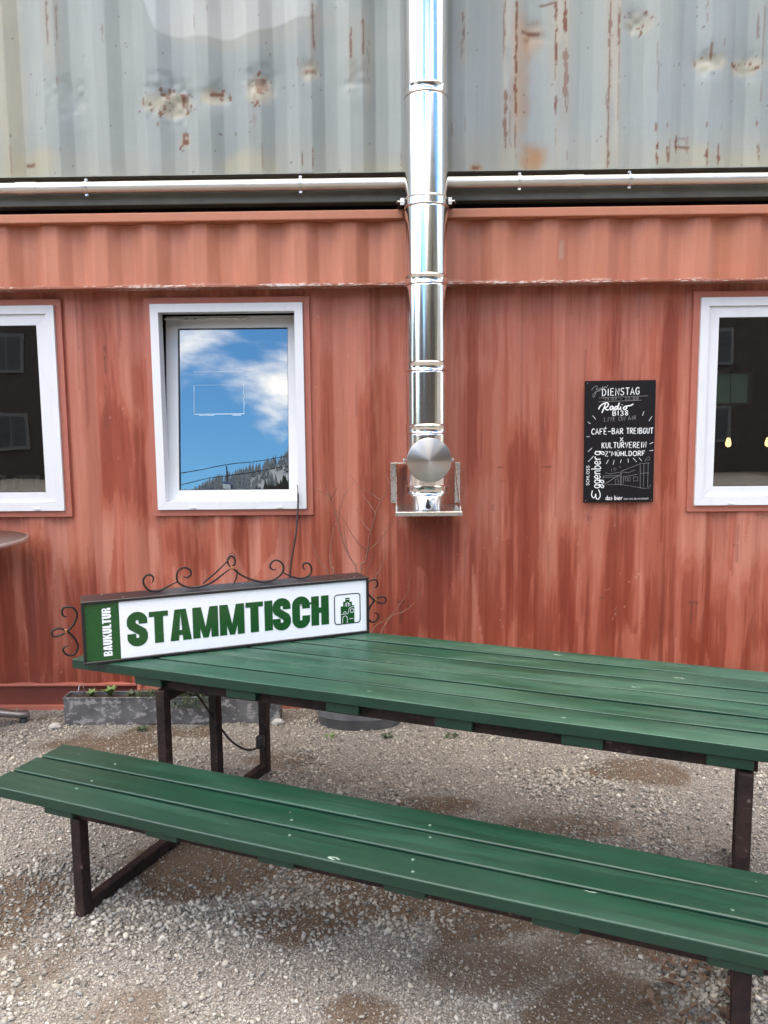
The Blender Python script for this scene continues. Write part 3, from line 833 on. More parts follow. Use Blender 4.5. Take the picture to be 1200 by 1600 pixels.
def upper_warp(x, z):
    w = (fbm(x*2.3, z*2.3, 401, 3)-0.5)*0.012
    for cx, cz, r, a in ((-1.2, 3.47, .16, .016), (-0.95, 3.49, .09, .012), (-0.71, 3.55, .11, .016), (-0.44, 3.6, .07, .012), (0.77, 3.78, .09, .012),
                         (1.32, 3.83, .08, .012), (1.72, 3.62, .09, .014), (1.93, 3.6, .09, .014), (-0.2, 3.55, .10, .008), (-1.75, 3.5, .15, .008)):
        w = w + a*np.exp(-((x-cx)**2+(z-cz)**2)/(r*r*0.5))*(0.4+1.2*vnoise(x*30, z*30, 411))
    return w

M['paint_low'] = vcol_paint('weathered_red_paint', bump=0.10, fine=0.07)
M['paint_band'] = vcol_paint('weathered_orange_red_paint', bump=0.10, fine=0.07)
M['paint_up'] = vcol_paint('weathered_grey_paint', bump=0.10, fine=0.05)

# window openings (outer frame): x0, x1, z0, z1
ZB, ZT = 1.2096, 2.3871
WINS = [(-2.8045, -1.9335), (-1.3821, -0.5109), (1.7429, 2.6140)]
HOLES = [(a+0.012, b-0.012, ZB+0.012, ZT-0.012) for a, b in WINS]

# ------------------------------------------------------------------ red container (ground floor)
XL, XR = -6.3, 5.9
red = empty('shipping_container', (0, 0, 0))
tag(red, 'rust red corrugated shipping container with white windows, standing on the gravel', 'container')
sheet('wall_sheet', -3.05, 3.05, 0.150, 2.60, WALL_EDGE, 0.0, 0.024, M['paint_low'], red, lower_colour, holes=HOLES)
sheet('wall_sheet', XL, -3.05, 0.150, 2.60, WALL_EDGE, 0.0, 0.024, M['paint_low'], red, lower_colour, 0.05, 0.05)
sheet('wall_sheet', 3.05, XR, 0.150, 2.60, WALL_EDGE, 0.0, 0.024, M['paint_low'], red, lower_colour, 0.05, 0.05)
sheet('upper_band', -3.05, 3.05, 2.474, 2.812, BAND_EDGE, -0.090, 0.036, M['paint_band'], red, band_colour)
sheet('upper_band', XL, -3.05, 2.474, 2.812, BAND_EDGE, -0.090, 0.036, M['paint_band'], red, band_colour, 0.05, 0.05)
sheet('upper_band', 3.05, XR, 2.474, 2.812, BAND_EDGE, -0.090, 0.036, M['paint_band'], red, band_colour, 0.05, 0.05)
def m_lip():
    q = NT('flaked_red_lip_paint')
    vec = q.coords('Object')
    nz = q.noise(vec, 10, 4)
    fl = q.rng(q.math('ADD', q.noise(q.coords('Object', scale=(1, 4, 4)), 30, 5, 0.7), q.math('MULTIPLY', q.noise(vec, 2.5, 2), 0.5)), 0.80, 0.84)
    q.base(q.mix(q.math('MULTIPLY', fl, 0.9), q.mix(nz, (0.26, 0.085, 0.05), (0.34, 0.12, 0.07)), (0.66, 0.57, 0.52)))
    q.set(Roughness=0.6)
    return q.m
M['lip'] = m_lip()
for a, b in ((XL, 0.062), (0.306, XR)):
    MB().bevbox(a, b, -0.124, -0.04, 2.459, 2.4735, 0.003, 2).build('band_lip', M['lip'], red)
    MB().bevbox(a, b, -0.128, -0.05, 2.8135, 2.862, 0.005, 2).build('top_rail', M['rail_red'], red)
MB().box(0.062, 0.306, -0.093, -0.04, 2.4585, 2.4730).build('band_lip', M['lip'], red)
MB().box(0.062, 0.306, -0.096, -0.05, 2.8140, 2.8610).build('top_rail', M['rail_red'], red)
MB().box(XL, XR, -0.050, 0.0, 2.50, 2.80).build('band_backing', M['dark_red'], red)
# foot of the wall: folded sill, then a smooth dark red base rail
MB().bevbox(XL, XR, -0.012, 0.05, 0.140, 0.1545, 0.003, 2).build('sill_fold', M['trim_red'], red)
MB().box(XL, XR, 0.010, 0.06, 0.020, 0.139).build('bottom_rail', M['dark_red'], red)
MB().box(XL, XR, -0.022, 0.06, -0.03, 0.0195).build('rail_flange', M['trim_red'], red)
# inside and the far faces
RX0, RX1, RZ0, RZ1 = 2.44, 3.14, 1.86, 2.12             # small far-side window
Y0, Y1, Z0, Z1 = 0.045, 2.40, 0.16, 2.70
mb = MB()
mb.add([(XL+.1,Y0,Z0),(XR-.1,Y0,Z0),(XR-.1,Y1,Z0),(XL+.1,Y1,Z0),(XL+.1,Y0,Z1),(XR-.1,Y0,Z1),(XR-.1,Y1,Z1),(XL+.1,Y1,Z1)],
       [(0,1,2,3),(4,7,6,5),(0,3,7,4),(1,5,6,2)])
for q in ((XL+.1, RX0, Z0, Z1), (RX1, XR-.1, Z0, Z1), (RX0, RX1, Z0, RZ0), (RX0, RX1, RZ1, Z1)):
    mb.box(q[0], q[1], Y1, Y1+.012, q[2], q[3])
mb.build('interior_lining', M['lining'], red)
mb = MB()
for q in ((XL, RX0, 0.0, 2.862), (RX1, XR, 0.0, 2.862), (RX0, RX1, 0.0, RZ0), (RX0, RX1, RZ1, 2.862)):
    mb.box(q[0], q[1], 2.42, 2.44, q[2], q[3])
mb.box(XL, XL+.05, 0.062, 2.418, 0.0, 2.86); mb.box(XR-.05, XR, 0.062, 2.418, 0.0, 2.86)
mb.build('far_walls', M['trim_red'], red)
MB().box(XL+.06, XR-.06, -0.045, 2.415, 2.815, 2.850).build('roof_sheet', M['under'], red)

def window(x0, x1, z0, z1, tilt=None, label=None):
    w = x1-x0; h = z1-z0
    F, S = 0.047, (0.060 if tilt is None else 0.070)
    def ring(o, i, ya, yb):
        """mitred frame of four pieces between an outer and an inner rectangle"""
        (ax, bx, az, bz), (cx, dx, cz, dz) = o, i
        mb = MB(); g = 0.0004
        for poly in ([(ax+g, az), (bx-g, az), (dx-g, cz), (cx+g, cz)], [(cx+g, dz), (dx-g, dz), (bx-g, bz), (ax+g, bz)],
                     [(ax, az+g), (cx, cz+g), (cx, dz-g), (ax, bz-g)], [(dx, cz+g), (bx, az+g), (bx, bz-g), (dx, dz-g)]):
            mb.prism(poly, ya, yb)
        return mb
    fr = ring((x0, x1, z0, z1), (x0+F, x1-F, z0+F, z1-F), -0.030, 0.055).build('window', M['pvc'], red)
    if label: fr['label'] = label
    T = 0.037
    ring((x0-T, x1+T, z0-T, z1+T), (x0-.001, x1+.001, z0-.001, z1+.001), -0.014, 0.02).build('trim', M['trim_red'], fr)
    # sash, built round its lower edge so that it can tilt
    sx0, sx1, sh = x0+F-0.008, x1-F+0.008, h-2*F+0.016
    base_z = z0+F-0.008
    loc = (0, 0.004 if tilt is None else 0.030, base_z); rot = (-(tilt or 0.0), 0, 0)
    if tilt is None:
        sx0, sx1 = x0+F+0.0015, x1-F-0.0015; sh = h-2*F-0.003; base_z = z0+F+0.0015; loc = (0, 0.0, base_z)
        sy0, sy1 = -0.016, 0.05
    else:
        sy0, sy1 = 0.0, 0.065
    a, b, c, d = sx0+S, sx1-S, S, sh-S
    ring((sx0, sx1, 0, sh), (a, b, c, d), sy0, sy1).build('sash', M['pvc'], fr, loc=loc, rot=rot)
    ring((a-.001, b+.001, c-.001, d+.001), (a+.004, b-.004, c+.004, d-.004), sy0+0.012, sy0+0.03).build('gasket', M['gasket'], fr, loc=loc, rot=rot)
    p = MB(); py = sy0+0.020
    p.add([(a-.002, py, c-.002), (b+.002, py, c-.002), (b+.002, py, d+.002), (a-.002, py, d+.002)], [(0, 1, 2, 3)])
    pane = p.build('pane', M['glass'], fr, loc=loc, rot=rot)
    for u in (0.22, 0.80):
        MB().bevbox(x0+w*u, x0+w*u+0.034, -0.036, -0.0305, z0+0.006, z0+0.017, 0.002, 1).build('drain_cap', M['pvc'], fr)
    return fr, (a, b, c, d, py, loc, rot)
window(WINS[0][0], WINS[0][1], ZB, ZT)
midwin, MW = window(WINS[1][0], WINS[1][1], ZB, ZT, tilt=R(6.3), label='tilted open window reflecting blue sky and clouds')
window(WINS[2][0], WINS[2][1], ZB, ZT)
# thin pale outline strips on the tilted pane
M['pale_blue'] = simple('pale_blue_line', (0.62, 0.72, 0.80), 0.6)
mb = MB()
tx0, tx1, tz0, tz1, ty = -1.185, -0.885, 0.520, 0.695, MW[4]-0.0012
for q in ((tx0, tx1, tz0, tz0+.004), (tx0, tx0+.0025, tz0+.0045, tz1), (tx1-.0025, tx1, tz0+.0045, tz1), (tx0+.003, tx1-.003, tz1-.0012, tz1), (tx0+.03, tx0+.12, tz0-.007, tz0-.004), (tx1-.07, tx1-.02, tz0-.007, tz0-.003), (tx0, tx1, tz1+.078, tz1+.080)):
    mb.box(q[0], q[1], ty-.0006, ty, q[2], q[3])
mb.build('pane_outline', M['pale_blue'], midwin, loc=MW[5], rot=MW[6])
# handle and stay of the tilted sash, seen in the gap
MB().tube([(WINS[1][0]+.06, .05, ZT-.075), (WINS[1][0]+.30, .09, ZT-.066), (WINS[1][0]+.55, .075, ZT-.072)], 0.005, 6).build('window_stay', M['bracket'], midwin)

# small window in the far long side, seen through the right-hand pane
rw = MB()
rx0, rx1, rz0, rz1 = RX0, RX1, RZ0, RZ1
for q in ((rx0-.03, rx1+.03, rz0-.03, rz0), (rx0-.03, rx1+.03, rz1, rz1+.03), (rx0-.03, rx0, rz0, rz1), (rx1, rx1+.03, rz0, rz1), (2.775, 2.79, rz0, rz1)):
    rw.box(q[0], q[1], 2.385, 2.398, q[2], q[3])
rw = rw.build('window', M['pvc'], red); rw['label'] = 'small far-side window seen through the right-hand pane'
q = NT('frosted_far_pane')
q.t.nodes.remove(q.b)
_tl = q.n('ShaderNodeBsdfTranslucent'); _tl.inputs[0].default_value = (0.20, 0.27, 0.23, 1)
_df = q.n('ShaderNodeBsdfDiffuse'); _df.inputs[0].default_value = (0.25, 0.32, 0.28, 1)
_mx = q.n('ShaderNodeMixShader'); _mx.inputs[0].default_value = 0.35
q.l(_tl.outputs[0], _mx.inputs[1]); q.l(_df.outputs[0], _mx.inputs[2]); q.l(_mx.outputs[0], q.out.inputs['Surface'])
M['far_pane'] = q.m
p = MB(); p.box(rx0, rx1, 2.4135, 2.4185, rz0, rz1); p.build('pane', M['far_pane'], rw)

# ------------------------------------------------------------------ grey container (upper floor)
grey = empty('shipping_container', (0, 0, 2.92))
tag(grey, 'weathered grey corrugated shipping container with rust streaks, stacked on the red one', 'container')
OFF = Matrix.Translation((0, 0, -2.92))
def put(o):
    o.location = (0, 0, -2.92); return o
ZU = 3.072
put(sheet('wall_sheet', -3.3, 3.3, ZU, 4.35, UP_EDGE, -0.090, 0.036, M['paint_up'], grey, upper_colour, 0.007, 0.009, warp=upper_warp))
put(sheet('wall_sheet', XL, -3.3, ZU, 4.35, UP_EDGE, -0.090, 0.036, M['paint_up'], grey, upper_colour, 0.05, 0.05, warp=upper_warp))
put(sheet('wall_sheet', 3.3, XR, ZU, 4.35, UP_EDGE, -0.090, 0.036, M['paint_up'], grey, upper_colour, 0.05, 0.05, warp=upper_warp))
put(sheet('wall_sheet', XL, XR, 4.35, 5.66, UP_EDGE, -0.090, 0.036, M['paint_up'], grey, upper_colour, 0.04, 0.06, warp=upper_warp))
put(MB().box(XL, XR, -0.0925, -0.0205, ZU-.005, ZU-.0005).build('wall_foot_flange', M['grey_edge'], grey))
put(MB().box(XL, XR, -0.020, 0.03, 2.985, ZU+0.03).build('rail_web', M['grey_rail'], grey))
put(MB().bevbox(XL, XR, -0.062, 0.02, 2.922, 2.984, 0.004, 2).build('bottom_rail', M['grey_rail'], grey))
put(MB().bevbox(XL, XR, -0.105, 0.04, 5.66, 5.76, 0.006, 2).build('top_rail', M['grey_rail'], grey))
put(MB().box(XL, XR, 0.041, 2.44, 5.70, 5.74).build('roof_sheet', M['roof'], grey))
mb = MB(); mb.box(XL, XR, 2.40, 2.44, 2.93, 5.69); mb.box(XL, XL+.05, 0.035, 2.39, 2.93, 5.69); mb.box(XR-.05, XR, 0.035, 2.39, 2.93, 5.69)
put(mb.build('far_walls', M['grey_rail'], grey))
put(MB().box(XL+.06, XR-.06, 0.035, 2.39, 2.935, 2.98).build('floor_pan', M['under'], grey))

# ------------------------------------------------------------------ steel flue
FX, FY, FR = 0.184, -0.268, 0.1125
flue = empty('chimney_flue', (FX, FY, 1.205))
tag(flue, 'tall polished stainless steel chimney flue with round cleanout cap on wall bracket', 'chimney')
def fl(o):
    o.location = (-0.0, 0, -1.205); return o
JOINTS = [1.315, 1.644, 1.976, 2.427, 2.825, 3.375, 4.33, 5.3, 6.3]
for i in range(len(JOINTS)-1):
    a, b = JOINTS[i], JOINTS[i+1]
    prof = [(FR-.004, a+.004), (FR, a+.012), (FR, b-.002)]
    # swaged socket with two beads at the foot of every section
    c = [(FR+.003, a-.001), (FR+.0055, a+.0015), (FR+.0035, a+.006), (FR+.0025, a+.012), (FR+.0025, a+.034), (FR+.005, a+.039), (FR+.0055, a+.042), (FR+.003, a+.046), (FR, a+.049)]
    fl(MB().lathe([(FR-.006, a-.001)]+c+[(FR, a+.054), (FR, b-.012), (FR, b-.006), (FR-.003, b-.001)], 64).build('pipe_section', M['flue'], flue, smooth=True, angle=40))
# tapered foot with drain stub, standing on the bracket plate
fl(MB().lathe([(0.070, 1.229), (0.088, 1.229), (0.088, 1.245), (0.096, 1.285), (FR-.002, 1.308), (FR-.004, 1.314)], 56, cap0=True).build('foot_cone', M['flue'], flue, smooth=True, angle=40))
fl(MB().lathe([(0.0135, -0.118), (0.0135, -0.080)], 16, (0, 0, 1.252), 'Y', cap0=True).build('drain_plug', M['black'], flue))
# T-branch and conical cap
fl(MB().lathe([(0.092, -0.145), (0.098, -0.142), (0.098, -0.06)], 48, (0, 0, 1.502), 'Y').build('cleanout_branch', M['flue'], flue, smooth=True, angle=40))
def m_spun():
    q = NT('spun_steel_cap')
    tg = q.n('ShaderNodeTangent', direction_type='RADIAL', axis='Y')
    q.base((0.50, 0.47, 0.44))
    q.set(Metallic=1.0, Roughness=0.30)
    q.b.inputs['Anisotropic'].default_value = 0.92
    q.b.inputs['Anisotropic Rotation'].default_value = 0.25
    q.l(tg.outputs[0], q.b.inputs['Tangent'])
    return q.m
M['spun'] = m_spun()
fl(MB().lathe([(0.0005, -0.1612), (0.004, -0.1611), (0.112, -0.160), (0.1165, -0.158), (0.118, -0.154), (0.118, -0.134), (0.114, -0.132), (0.099, -0.134)], 72, (0.004, 0, 1.502), 'Y', cap0=True).build('cleanout_cap', M['spun'], flue, smooth=True, angle=35))
for s in (-1, 1):
    k = MB(); k.tube([(s*.117, -.148, 1.504), (s*.126, -.150, 1.505), (s*.131, -.160, 1.507)], 0.0045, 8); k.tube([(s*.126, -.158, 1.494), (s*.128, -.158, 1.514)], 0.005, 8)
    fl(k.build('cap_latch', M['bracket'], flue))
# wall bracket: base plate and two gussets, bolted flanges
fl(MB().bevbox(-0.176, 0.180, -0.150, 0.262, 1.2045, 1.2275, 0.0015, 1).build('bracket_plate', M['bracket'], flue))
for s, xx in ((-1, -0.170), (1, 0.170)):
    g = MB()
    poly = [(-0.146, 1.229), (-0.118, 1.229), (0.214, 1.440), (0.214, 1.236), (0.2495, 1.236), (0.2495, 1.470), (0.195, 1.470), (-0.140, 1.256)]
    vs = [(xx-.002, y, z) for y, z in poly]+[(xx+.002, y, z) for y, z in poly]; n = len(poly)
    tr = tessellate_polygon([[Vector((y, z, 0)) for y, z in poly]])
    g.add(vs, [tuple(t) for t in tr]+[tuple(i+n for i in t)[::-1] for t in tr]+[(i, (i+1) % n, (i+1) % n+n, i+n) for i in range(n)])
    gu = fl(g.build('gusset', M['bracket'], flue))
    g = MB(); g.bevbox(min(xx, xx+s*.030)+s*.002, max(xx, xx+s*.030)+s*.002, 0.250, 0.256, 1.236, 1.472, 0.001, 1)
    fl(g.build('wall_flange', M['bracket'], flue))
    for zz in (1.262, 1.452):
        g = MB(); g.lathe([(0.0095, -0.007), (0.0095, 0.0)], 6, (xx+s*.018, 0.250, zz), 'Y', cap0=True); g.lathe([(0.013, -0.001), (0.013, 0.001)], 14, (xx+s*.018, 0.2495, zz), 'Y', cap0=True)
        fl(g.build('bolt', M['bolt'], flue))
g = MB(); g.bevbox(-0.20, -0.115, 0.10, 0.255, 1.4725, 1.478, 0.001, 1); fl(g.build('bracket_tab', M['bracket'], flue))
# upper wall clamp
g = MB(); g.lathe([(FR+.0035, 2.829), (FR+.0055, 2.829), (FR+.0055, 2.861), (FR+.0035, 2.861)], 64); fl(g.build('clamp_band', M['flue'], flue, smooth=True, angle=40))
for s in (-1, 1):
    fl(MB().bevbox(min(s*.113, s*.138), max(s*.113, s*.138), 0.030, 0.036, 2.852, 2.890, 0.003, 1).build('clamp_tab', M['bracket'], flue))
    fl(MB().lathe([(0.0075, -0.007), (0.0075, 0.0)], 6, (s*.127, 0.030, 2.871), 'Y', cap0=True).build('bolt', M['bolt'], flue))
    fl(MB().tube([(s*.138, 0.034, 2.871), (s*.150, 0.034, 2.873), (s*.156, 0.05, 2.870)], 0.004, 8).build('clamp_rod', M['bracket'], flue))
    fl(MB().box(min(s*.128, s*.150), max(s*.128, s*.150), 0.037, 0.22, 2.8635, 2.884).build('clamp_arm', M['steel'], flue))

# ------------------------------------------------------------------ horizontal service pipe
pipe = empty('service_pipe', (0, -0.108, 2.972))
tag(pipe, 'horizontal dull steel service pipe clipped beneath the grey container', 'pipe')
def pp(o):
    o.location = (0, 0, 0); return o
PR = 0.0315
def run(a, b, r, name):
    return MB().tube([(a, 0, .031), ((a+b)/2, 0, .031), (b, 0, .031)], r, 28).build(name, M['pipe'], pipe, smooth=True, angle=40)
run(XL, -1.95, PR-.0008, 'pipe_run'); run(-1.949, 0.95, PR, 'pipe_run'); run(1.045, XR, PR-.0008, 'pipe_run')
run(-2.062, -1.949, PR+.0022, 'pipe_sleeve'); run(0.949, 1.046, PR+.0022, 'pipe_sleeve')
for x in (-2.87, -1.676, -0.497, 0.699, 1.296, 2.5):
    k = MB(); k.tube([(x-.009, 0, .031), (x+.009, 0, .031)], PR+.0035, 28)
    c = k.build('pipe_clip', M['bracket'], pipe, smooth=True, angle=40)
    for s in (-1, 1):
        t = MB(); t.bevbox(x-.0085, x+.0085, -.006, -.002, .031+s*.034-.012*(s < 0), .031+s*.034+.012*(s > 0), .001, 1)
        t.lathe([(.0055, -.0105), (.0055, -.005)], 6, (x, 0, .031+s*.041), 'Y', cap0=True)
        t.build('clip_screw', M['bolt'], c)

# ------------------------------------------------------------------ stroke lettering
GL = {
 'A':"0,0 .45,1 .95,0|.18,.36 .78,.36", 'B':".05,0 .05,1 .55,1 .75,.85 .7,.6 .45,.52 .05,.5|.45,.52 .85,.42 .92,.2 .7,.02 .05,0", 'C':".95,.82 .7,1 .35,.95 .08,.65 .08,.3 .35,.03 .7,.02 .95,.18",
 'D':".05,0 .05,1 .5,.97 .9,.7 .92,.35 .6,.05 .05,0", 'E':".85,1 .08,1 .08,0 .88,0|.08,.52 .7,.54", 'F':".9,1 .08,1 .08,0|.08,.5 .72,.52", 'G':".92,.84 .65,1 .3,.95 .06,.62 .08,.28 .35,.02 .75,.04 .92,.25 .92,.46 .55,.46",
 'H':".06,0 .06,1|.9,0 .9,1|.06,.5 .9,.52", 'I':".5,0 .5,1", 'K':".08,0 .08,1|.85,1 .08,.42|.3,.58 .92,0", 'L':".1,1 .1,.02 .85,.02", 'M':".02,0 .12,1 .5,.35 .88,1 .98,0",
 'N':".06,0 .06,1 .9,0 .9,1", 'O':".5,1 .15,.85 .03,.5 .15,.12 .5,0 .85,.14 .97,.5 .85,.86 .5,1", 'R':".08,0 .08,1 .6,1 .85,.82 .75,.58 .4,.48 .08,.46|.4,.48 .95,0", 'S':".88,.86 .6,1 .25,.95 .1,.74 .3,.55 .7,.44 .9,.24 .7,.04 .3,0 .05,.14",
 'T':"0,1 1,1|.5,1 .5,0", 'U':".06,1 .08,.3 .3,.02 .65,.02 .9,.3 .92,1", 'V':"0,1 .48,0 .96,1", 'X':".1,0 .9,1|.1,1 .9,0", 'Z':".05,1 .92,1 .05,0 .95,0", "'":".5,1.05 .4,.72", '-':".1,.45 .9,.47", ':':".5,.2 .5,.26|.5,.62 .5,.68",
 '0':".5,1 .15,.8 .1,.3 .4,0 .75,.1 .9,.6 .7,.95 .5,1", '1':".2,.7 .55,1 .55,0", '2':".1,.8 .4,1 .8,.85 .75,.55 .1,.02 .95,.02", '3':".1,.9 .5,1 .85,.82 .7,.58 .4,.52 .85,.42 .85,.12 .5,0 .08,.1", '7':".05,1 .92,1 .4,0|.25,.5 .8,.52", '8':".5,.52 .15,.72 .3,.96 .7,.96 .85,.74 .5,.52 .1,.26 .3,.02 .72,.02 .9,.26 .5,.52", '9':".85,.7 .5,.48 .15,.66 .3,.96 .7,.98 .88,.7 .7,0", 
 'Ü':".06,.9 .08,.3 .3,.02 .65,.02 .9,.3 .92,.9|.3,1.12 .32,1.2|.66,1.12 .68,1.2", 'É':".85,1 .08,1 .08,0 .88,0|.08,.52 .7,.54|.4,1.12 .68,1.3",
 'a':".85,.5 .5,.66 .15,.5 .1,.15 .4,0 .75,.15 .88,.6 .86,.15 1,.02", 'b':".12,1.05 .15,.05 .5,0 .85,.2 .8,.52 .5,.64 .15,.45", 'd':".88,1.05 .86,.1 1,0|.86,.45 .5,.64 .12,.45 .12,.15 .45,0 .86,.2", 'e':".12,.3 .85,.36 .75,.58 .45,.66 .15,.45 .15,.15 .45,0 .9,.14",
 'g':".85,.5 .5,.66 .15,.45 .2,.15 .5,.05 .85,.25 .9,.62 .82,-.2 .5,-.42 .15,-.3 .35,-.1 1,.1", 'i':".5,.6 .5,.1 .65,0|.5,.85 .5,.9", 'n':".1,.62 .14,0|.14,.4 .45,.64 .75,.55 .8,.1 1,.02", 'o':".5,.66 .15,.5 .12,.15 .45,0 .85,.15 .85,.5 .5,.66", 'r':".15,.62 .2,0|.2,.38 .5,.64 .85,.58", 's':".8,.56 .45,.66 .2,.5 .7,.26 .6,.04 .12,.06", 'u':".1,.62 .15,.1 .45,0 .82,.2 .85,.62 .86,.1 1,0", 't':".4,.95 .42,.1 .7,0|.1,.64 .8,.64", ' ':"",
}
def strokes(text, x0, x1, yb, h, slope=0.0, jitter=0.03, gap=0.28):
    ws = [0.45 if c in "I'i:1" else (0.5 if c == ' ' else (1.15 if c in 'MO' else 0.9)) for c in text]
    tot = sum(ws)+gap*(len(text)-1)
    k = (x1-x0)/tot
    x = x0; out = []
    for c, w in zip(text, ws):
        dy = random.uniform(-jitter, jitter)*h
        for s in GL[c].split('|'):
            if not s: continue
            pts = []
            for p in s.split():
                a, b = map(float, p.split(','))
                X = x+a*w*k; pts.append((X, yb+dy+b*h+slope*(X-x0)))
            out.append(pts)
        x += (w+gap)*k
    return out
def chalk(name, paths, r, mat, parent, y, smooth=0, flat=0.28):
    mb = MB()
    for p in paths:
        q = [(a, y, b) for a, b in p]
        if len(q) < 2: continue
        if smooth: q = cr(q, smooth)
        mb.tube(q, r, 6, flat=flat)
    return mb.build(name, mat, parent)

# ------------------------------------------------------------------ chalkboard
M['board'] = simple('blackboard_enamel', (0.006, 0.0045, 0.006), 0.62, 0, 0.3, 18, spec=0.25)
M['chalk'] = simple('white_chalk_paint', (0.80, 0.80, 0.80), 0.9, 0, 0.12, 220)
M['chalk2'] = simple('thin_grey_chalk', (0.30, 0.29, 0.29), 0.9, 0, 0.25, 160)
BW, BH = 0.403, 0.700
board = empty('chalkboard', (1.103, -0.012, 1.230)); board.rotation_euler = (R(-0.2), R(-0.25), 0)
tag(board, 'black chalkboard with white hand lettering hung beside the right-hand window', 'chalkboard')
MB().bevbox(0, BW, -0.012, 0.0, 0, BH, 0.0015, 1).build('panel', M['board'], board)
K = 0.00059
def bp(x, y): return ((x-212)*K, (1397-y)*K)
def bx(paths): return [[bp(*p) for p in q] for q in paths]
def word(t, x0, x1, yb, yt, slope=0.0, **kw):
    a = bp(x0, yb); b = bp(x1, yt)
    return strokes(t, a[0], b[0], a[1], b[1]-a[1], slope, **kw)
BY = -0.0122
chalk('lettering', word('DIENSTAG', 378, 738, 356, 290, 0.03), 0.0028, M['chalk'], board, BY)
chalk('lettering', word('CAFÉ-BAR', 280, 588, 726, 672), 0.0026, M['chalk'], board, BY)
chalk('lettering', word('TREIBGUT', 620, 878, 726, 672), 0.0026, M['chalk'], board, BY)
chalk('lettering', word('X', 555, 592, 797, 760), 0.0020, M['chalk'], board, BY)
chalk('lettering', word('KULTURVEREIN', 382, 815, 862, 808), 0.0026, M['chalk'], board, BY)
chalk('lettering', word("Z'MÜHLDORF", 415, 805, 941, 895), 0.0027, M['chalk'], board, BY)
chalk('lettering', word('B138', 482, 634, 547, 502), 0.0027, M['chalk'], board, BY)
chalk('lettering', word('19:07 - 22:00', 402, 728, 400, 374), 0.0011, M['chalk2'], board, BY)
chalk('lettering', word('LIVE ON AIR', 400, 712, 606, 566, 0.05), 0.0012, M['chalk2'], board, BY)
chalk('lettering', bx([[(275,305),(290,275),(328,258),(322,290),(312,335),(298,370),(287,352),(305,325),(335,312)],
                       [(335,312),(350,298),(345,284),(333,296),(345,310),(362,298),(374,280),(362,282),(360,296),(374,290),(384,262),(381,290),(392,282),(402,268),(398,284),(410,266),(416,280),(432,252)]]), 0.0012, M['chalk2'], board, BY, smooth=3)
chalk('lettering', bx([[(378,520),(398,470),(412,432)], [(345,485),(360,455),(390,432),(425,422),(440,440),(428,462),(405,472),(425,492),(445,490)],
                       [(487,462),(470,458),(456,472),(460,490),(476,484),(488,464),(486,488),(498,486)],
                       [(530,464),(514,460),(502,474),(508,490),(522,484),(546,425),(532,470),(536,488),(548,484)],
                       [(560,462),(554,486),(566,486)], [(572,446),(574,442)], [(600,462),(586,474),(592,490),(608,488),(618,472),(606,460),(634,456),(656,452),(680,438)]]), 0.0040, M['chalk'], board, BY, smooth=3)
chalk('underline', bx([[(345,376),(560,368),(820,362)], [(340,413),(560,408),(760,403)]]), 0.0010, M['chalk2'], board, BY)
for _r_ in (bx([[(288,545),(320,582)], [(243,605),(270,625)], [(232,747),(262,750)], [(248,895),(288,858)], [(250,995),(305,937)], [(786,510),(772,552)], [(865,560),(835,606)], [(848,828),(885,810)], [(848,894),(885,890)],
                       [(450,975),(428,1018)], [(506,980),(494,1026)], [(576,974),(566,1008)], [(640,968),(644,1008)], [(688,962),(726,1002)], [(746,960),(774,992)]])):
    chalk('ray_mark', [_r_], 0.0014, M['chalk'], board, BY)
chalk('sketch', bx([[(400,1130),(400,1220)], [(400,1135),(560,1130)], [(405,1150),(560,1145)], [(410,1220),(560,1125)], [(420,1212),(520,1150)], [(445,1222),(570,1220),(770,1255)], [(570,1095),(570,1230)], [(578,1095),(578,1225)],
                    [(520,1170),(520,1218),(548,1218),(548,1165),(520,1170)], [(600,1150),(600,1215)], [(618,1155),(618,1188),(638,1188),(638,1153),(618,1155)], [(646,1155),(646,1188),(665,1188),(665,1153),(646,1155)], [(698,1150),(698,1188),(738,1188),(738,1148),(698,1150)],
                    [(575,1090),(760,1020),(850,1012)], [(590,1148),(730,1124)], [(760,1020),(765,1258)], [(797,1018),(795,1245)], [(838,1015),(838,1250)], [(765,1115),(845,1110)], [(765,1258),(845,1262),(868,1225)],
                    [(420,1105),(470,1115),(560,1100)], [(585,1098),(650,1105),(715,1078)], [(480,1068),(482,1090)], [(500,1070),(515,1056),(530,1070),(515,1088),(500,1070)], [(552,1052),(560,1042),(570,1055)], [(805,1000),(815,970),(840,952),(855,965),(845,985),(820,985)]]), 0.0008, M['chalk2'], board, BY)
# upright brewer's lettering, reading upwards
def upright(paths):
    return [[(-(p[1]), p[0]) for p in q] for q in paths]
u0 = bp(395, 1372); u1 = bp(395, 890)
E_ = [[(.9,.92),(.5,1.02),(.22,.82),(.32,.58),(.6,.52),(.2,.46),(.08,.2),(.35,-.02),(.7,.02),(.98,.2)]]
L = u1[1]-u0[1]; h = 0.048
pp_ = [[(u0[1]+a*0.062, b*h) for a, b in E_[0]]] + strokes('ggenberg', u0[1]+0.068, u1[1], 0.0, h*1.05, 0, 0.0, 0.12)
chalk('lettering', [[(bp(372, 0)[0]-b, a) for a, b in q] for q in pp_], 0.0030, M['chalk'], board, BY, smooth=3)
s0 = bp(264, 1225); s1 = bp(264, 1032)
chalk('lettering', [[(s0[0]-b, a) for a, b in q] for q in strokes('SCHLOSS', s0[1], s1[1], 0.0, 0.0165, 0, 0)], 0.0015, M['chalk'], board, BY)
chalk('lettering', word('das bier', 428, 596, 1372, 1332, jitter=0, gap=0.15), 0.0021, M['chalk'], board, BY)
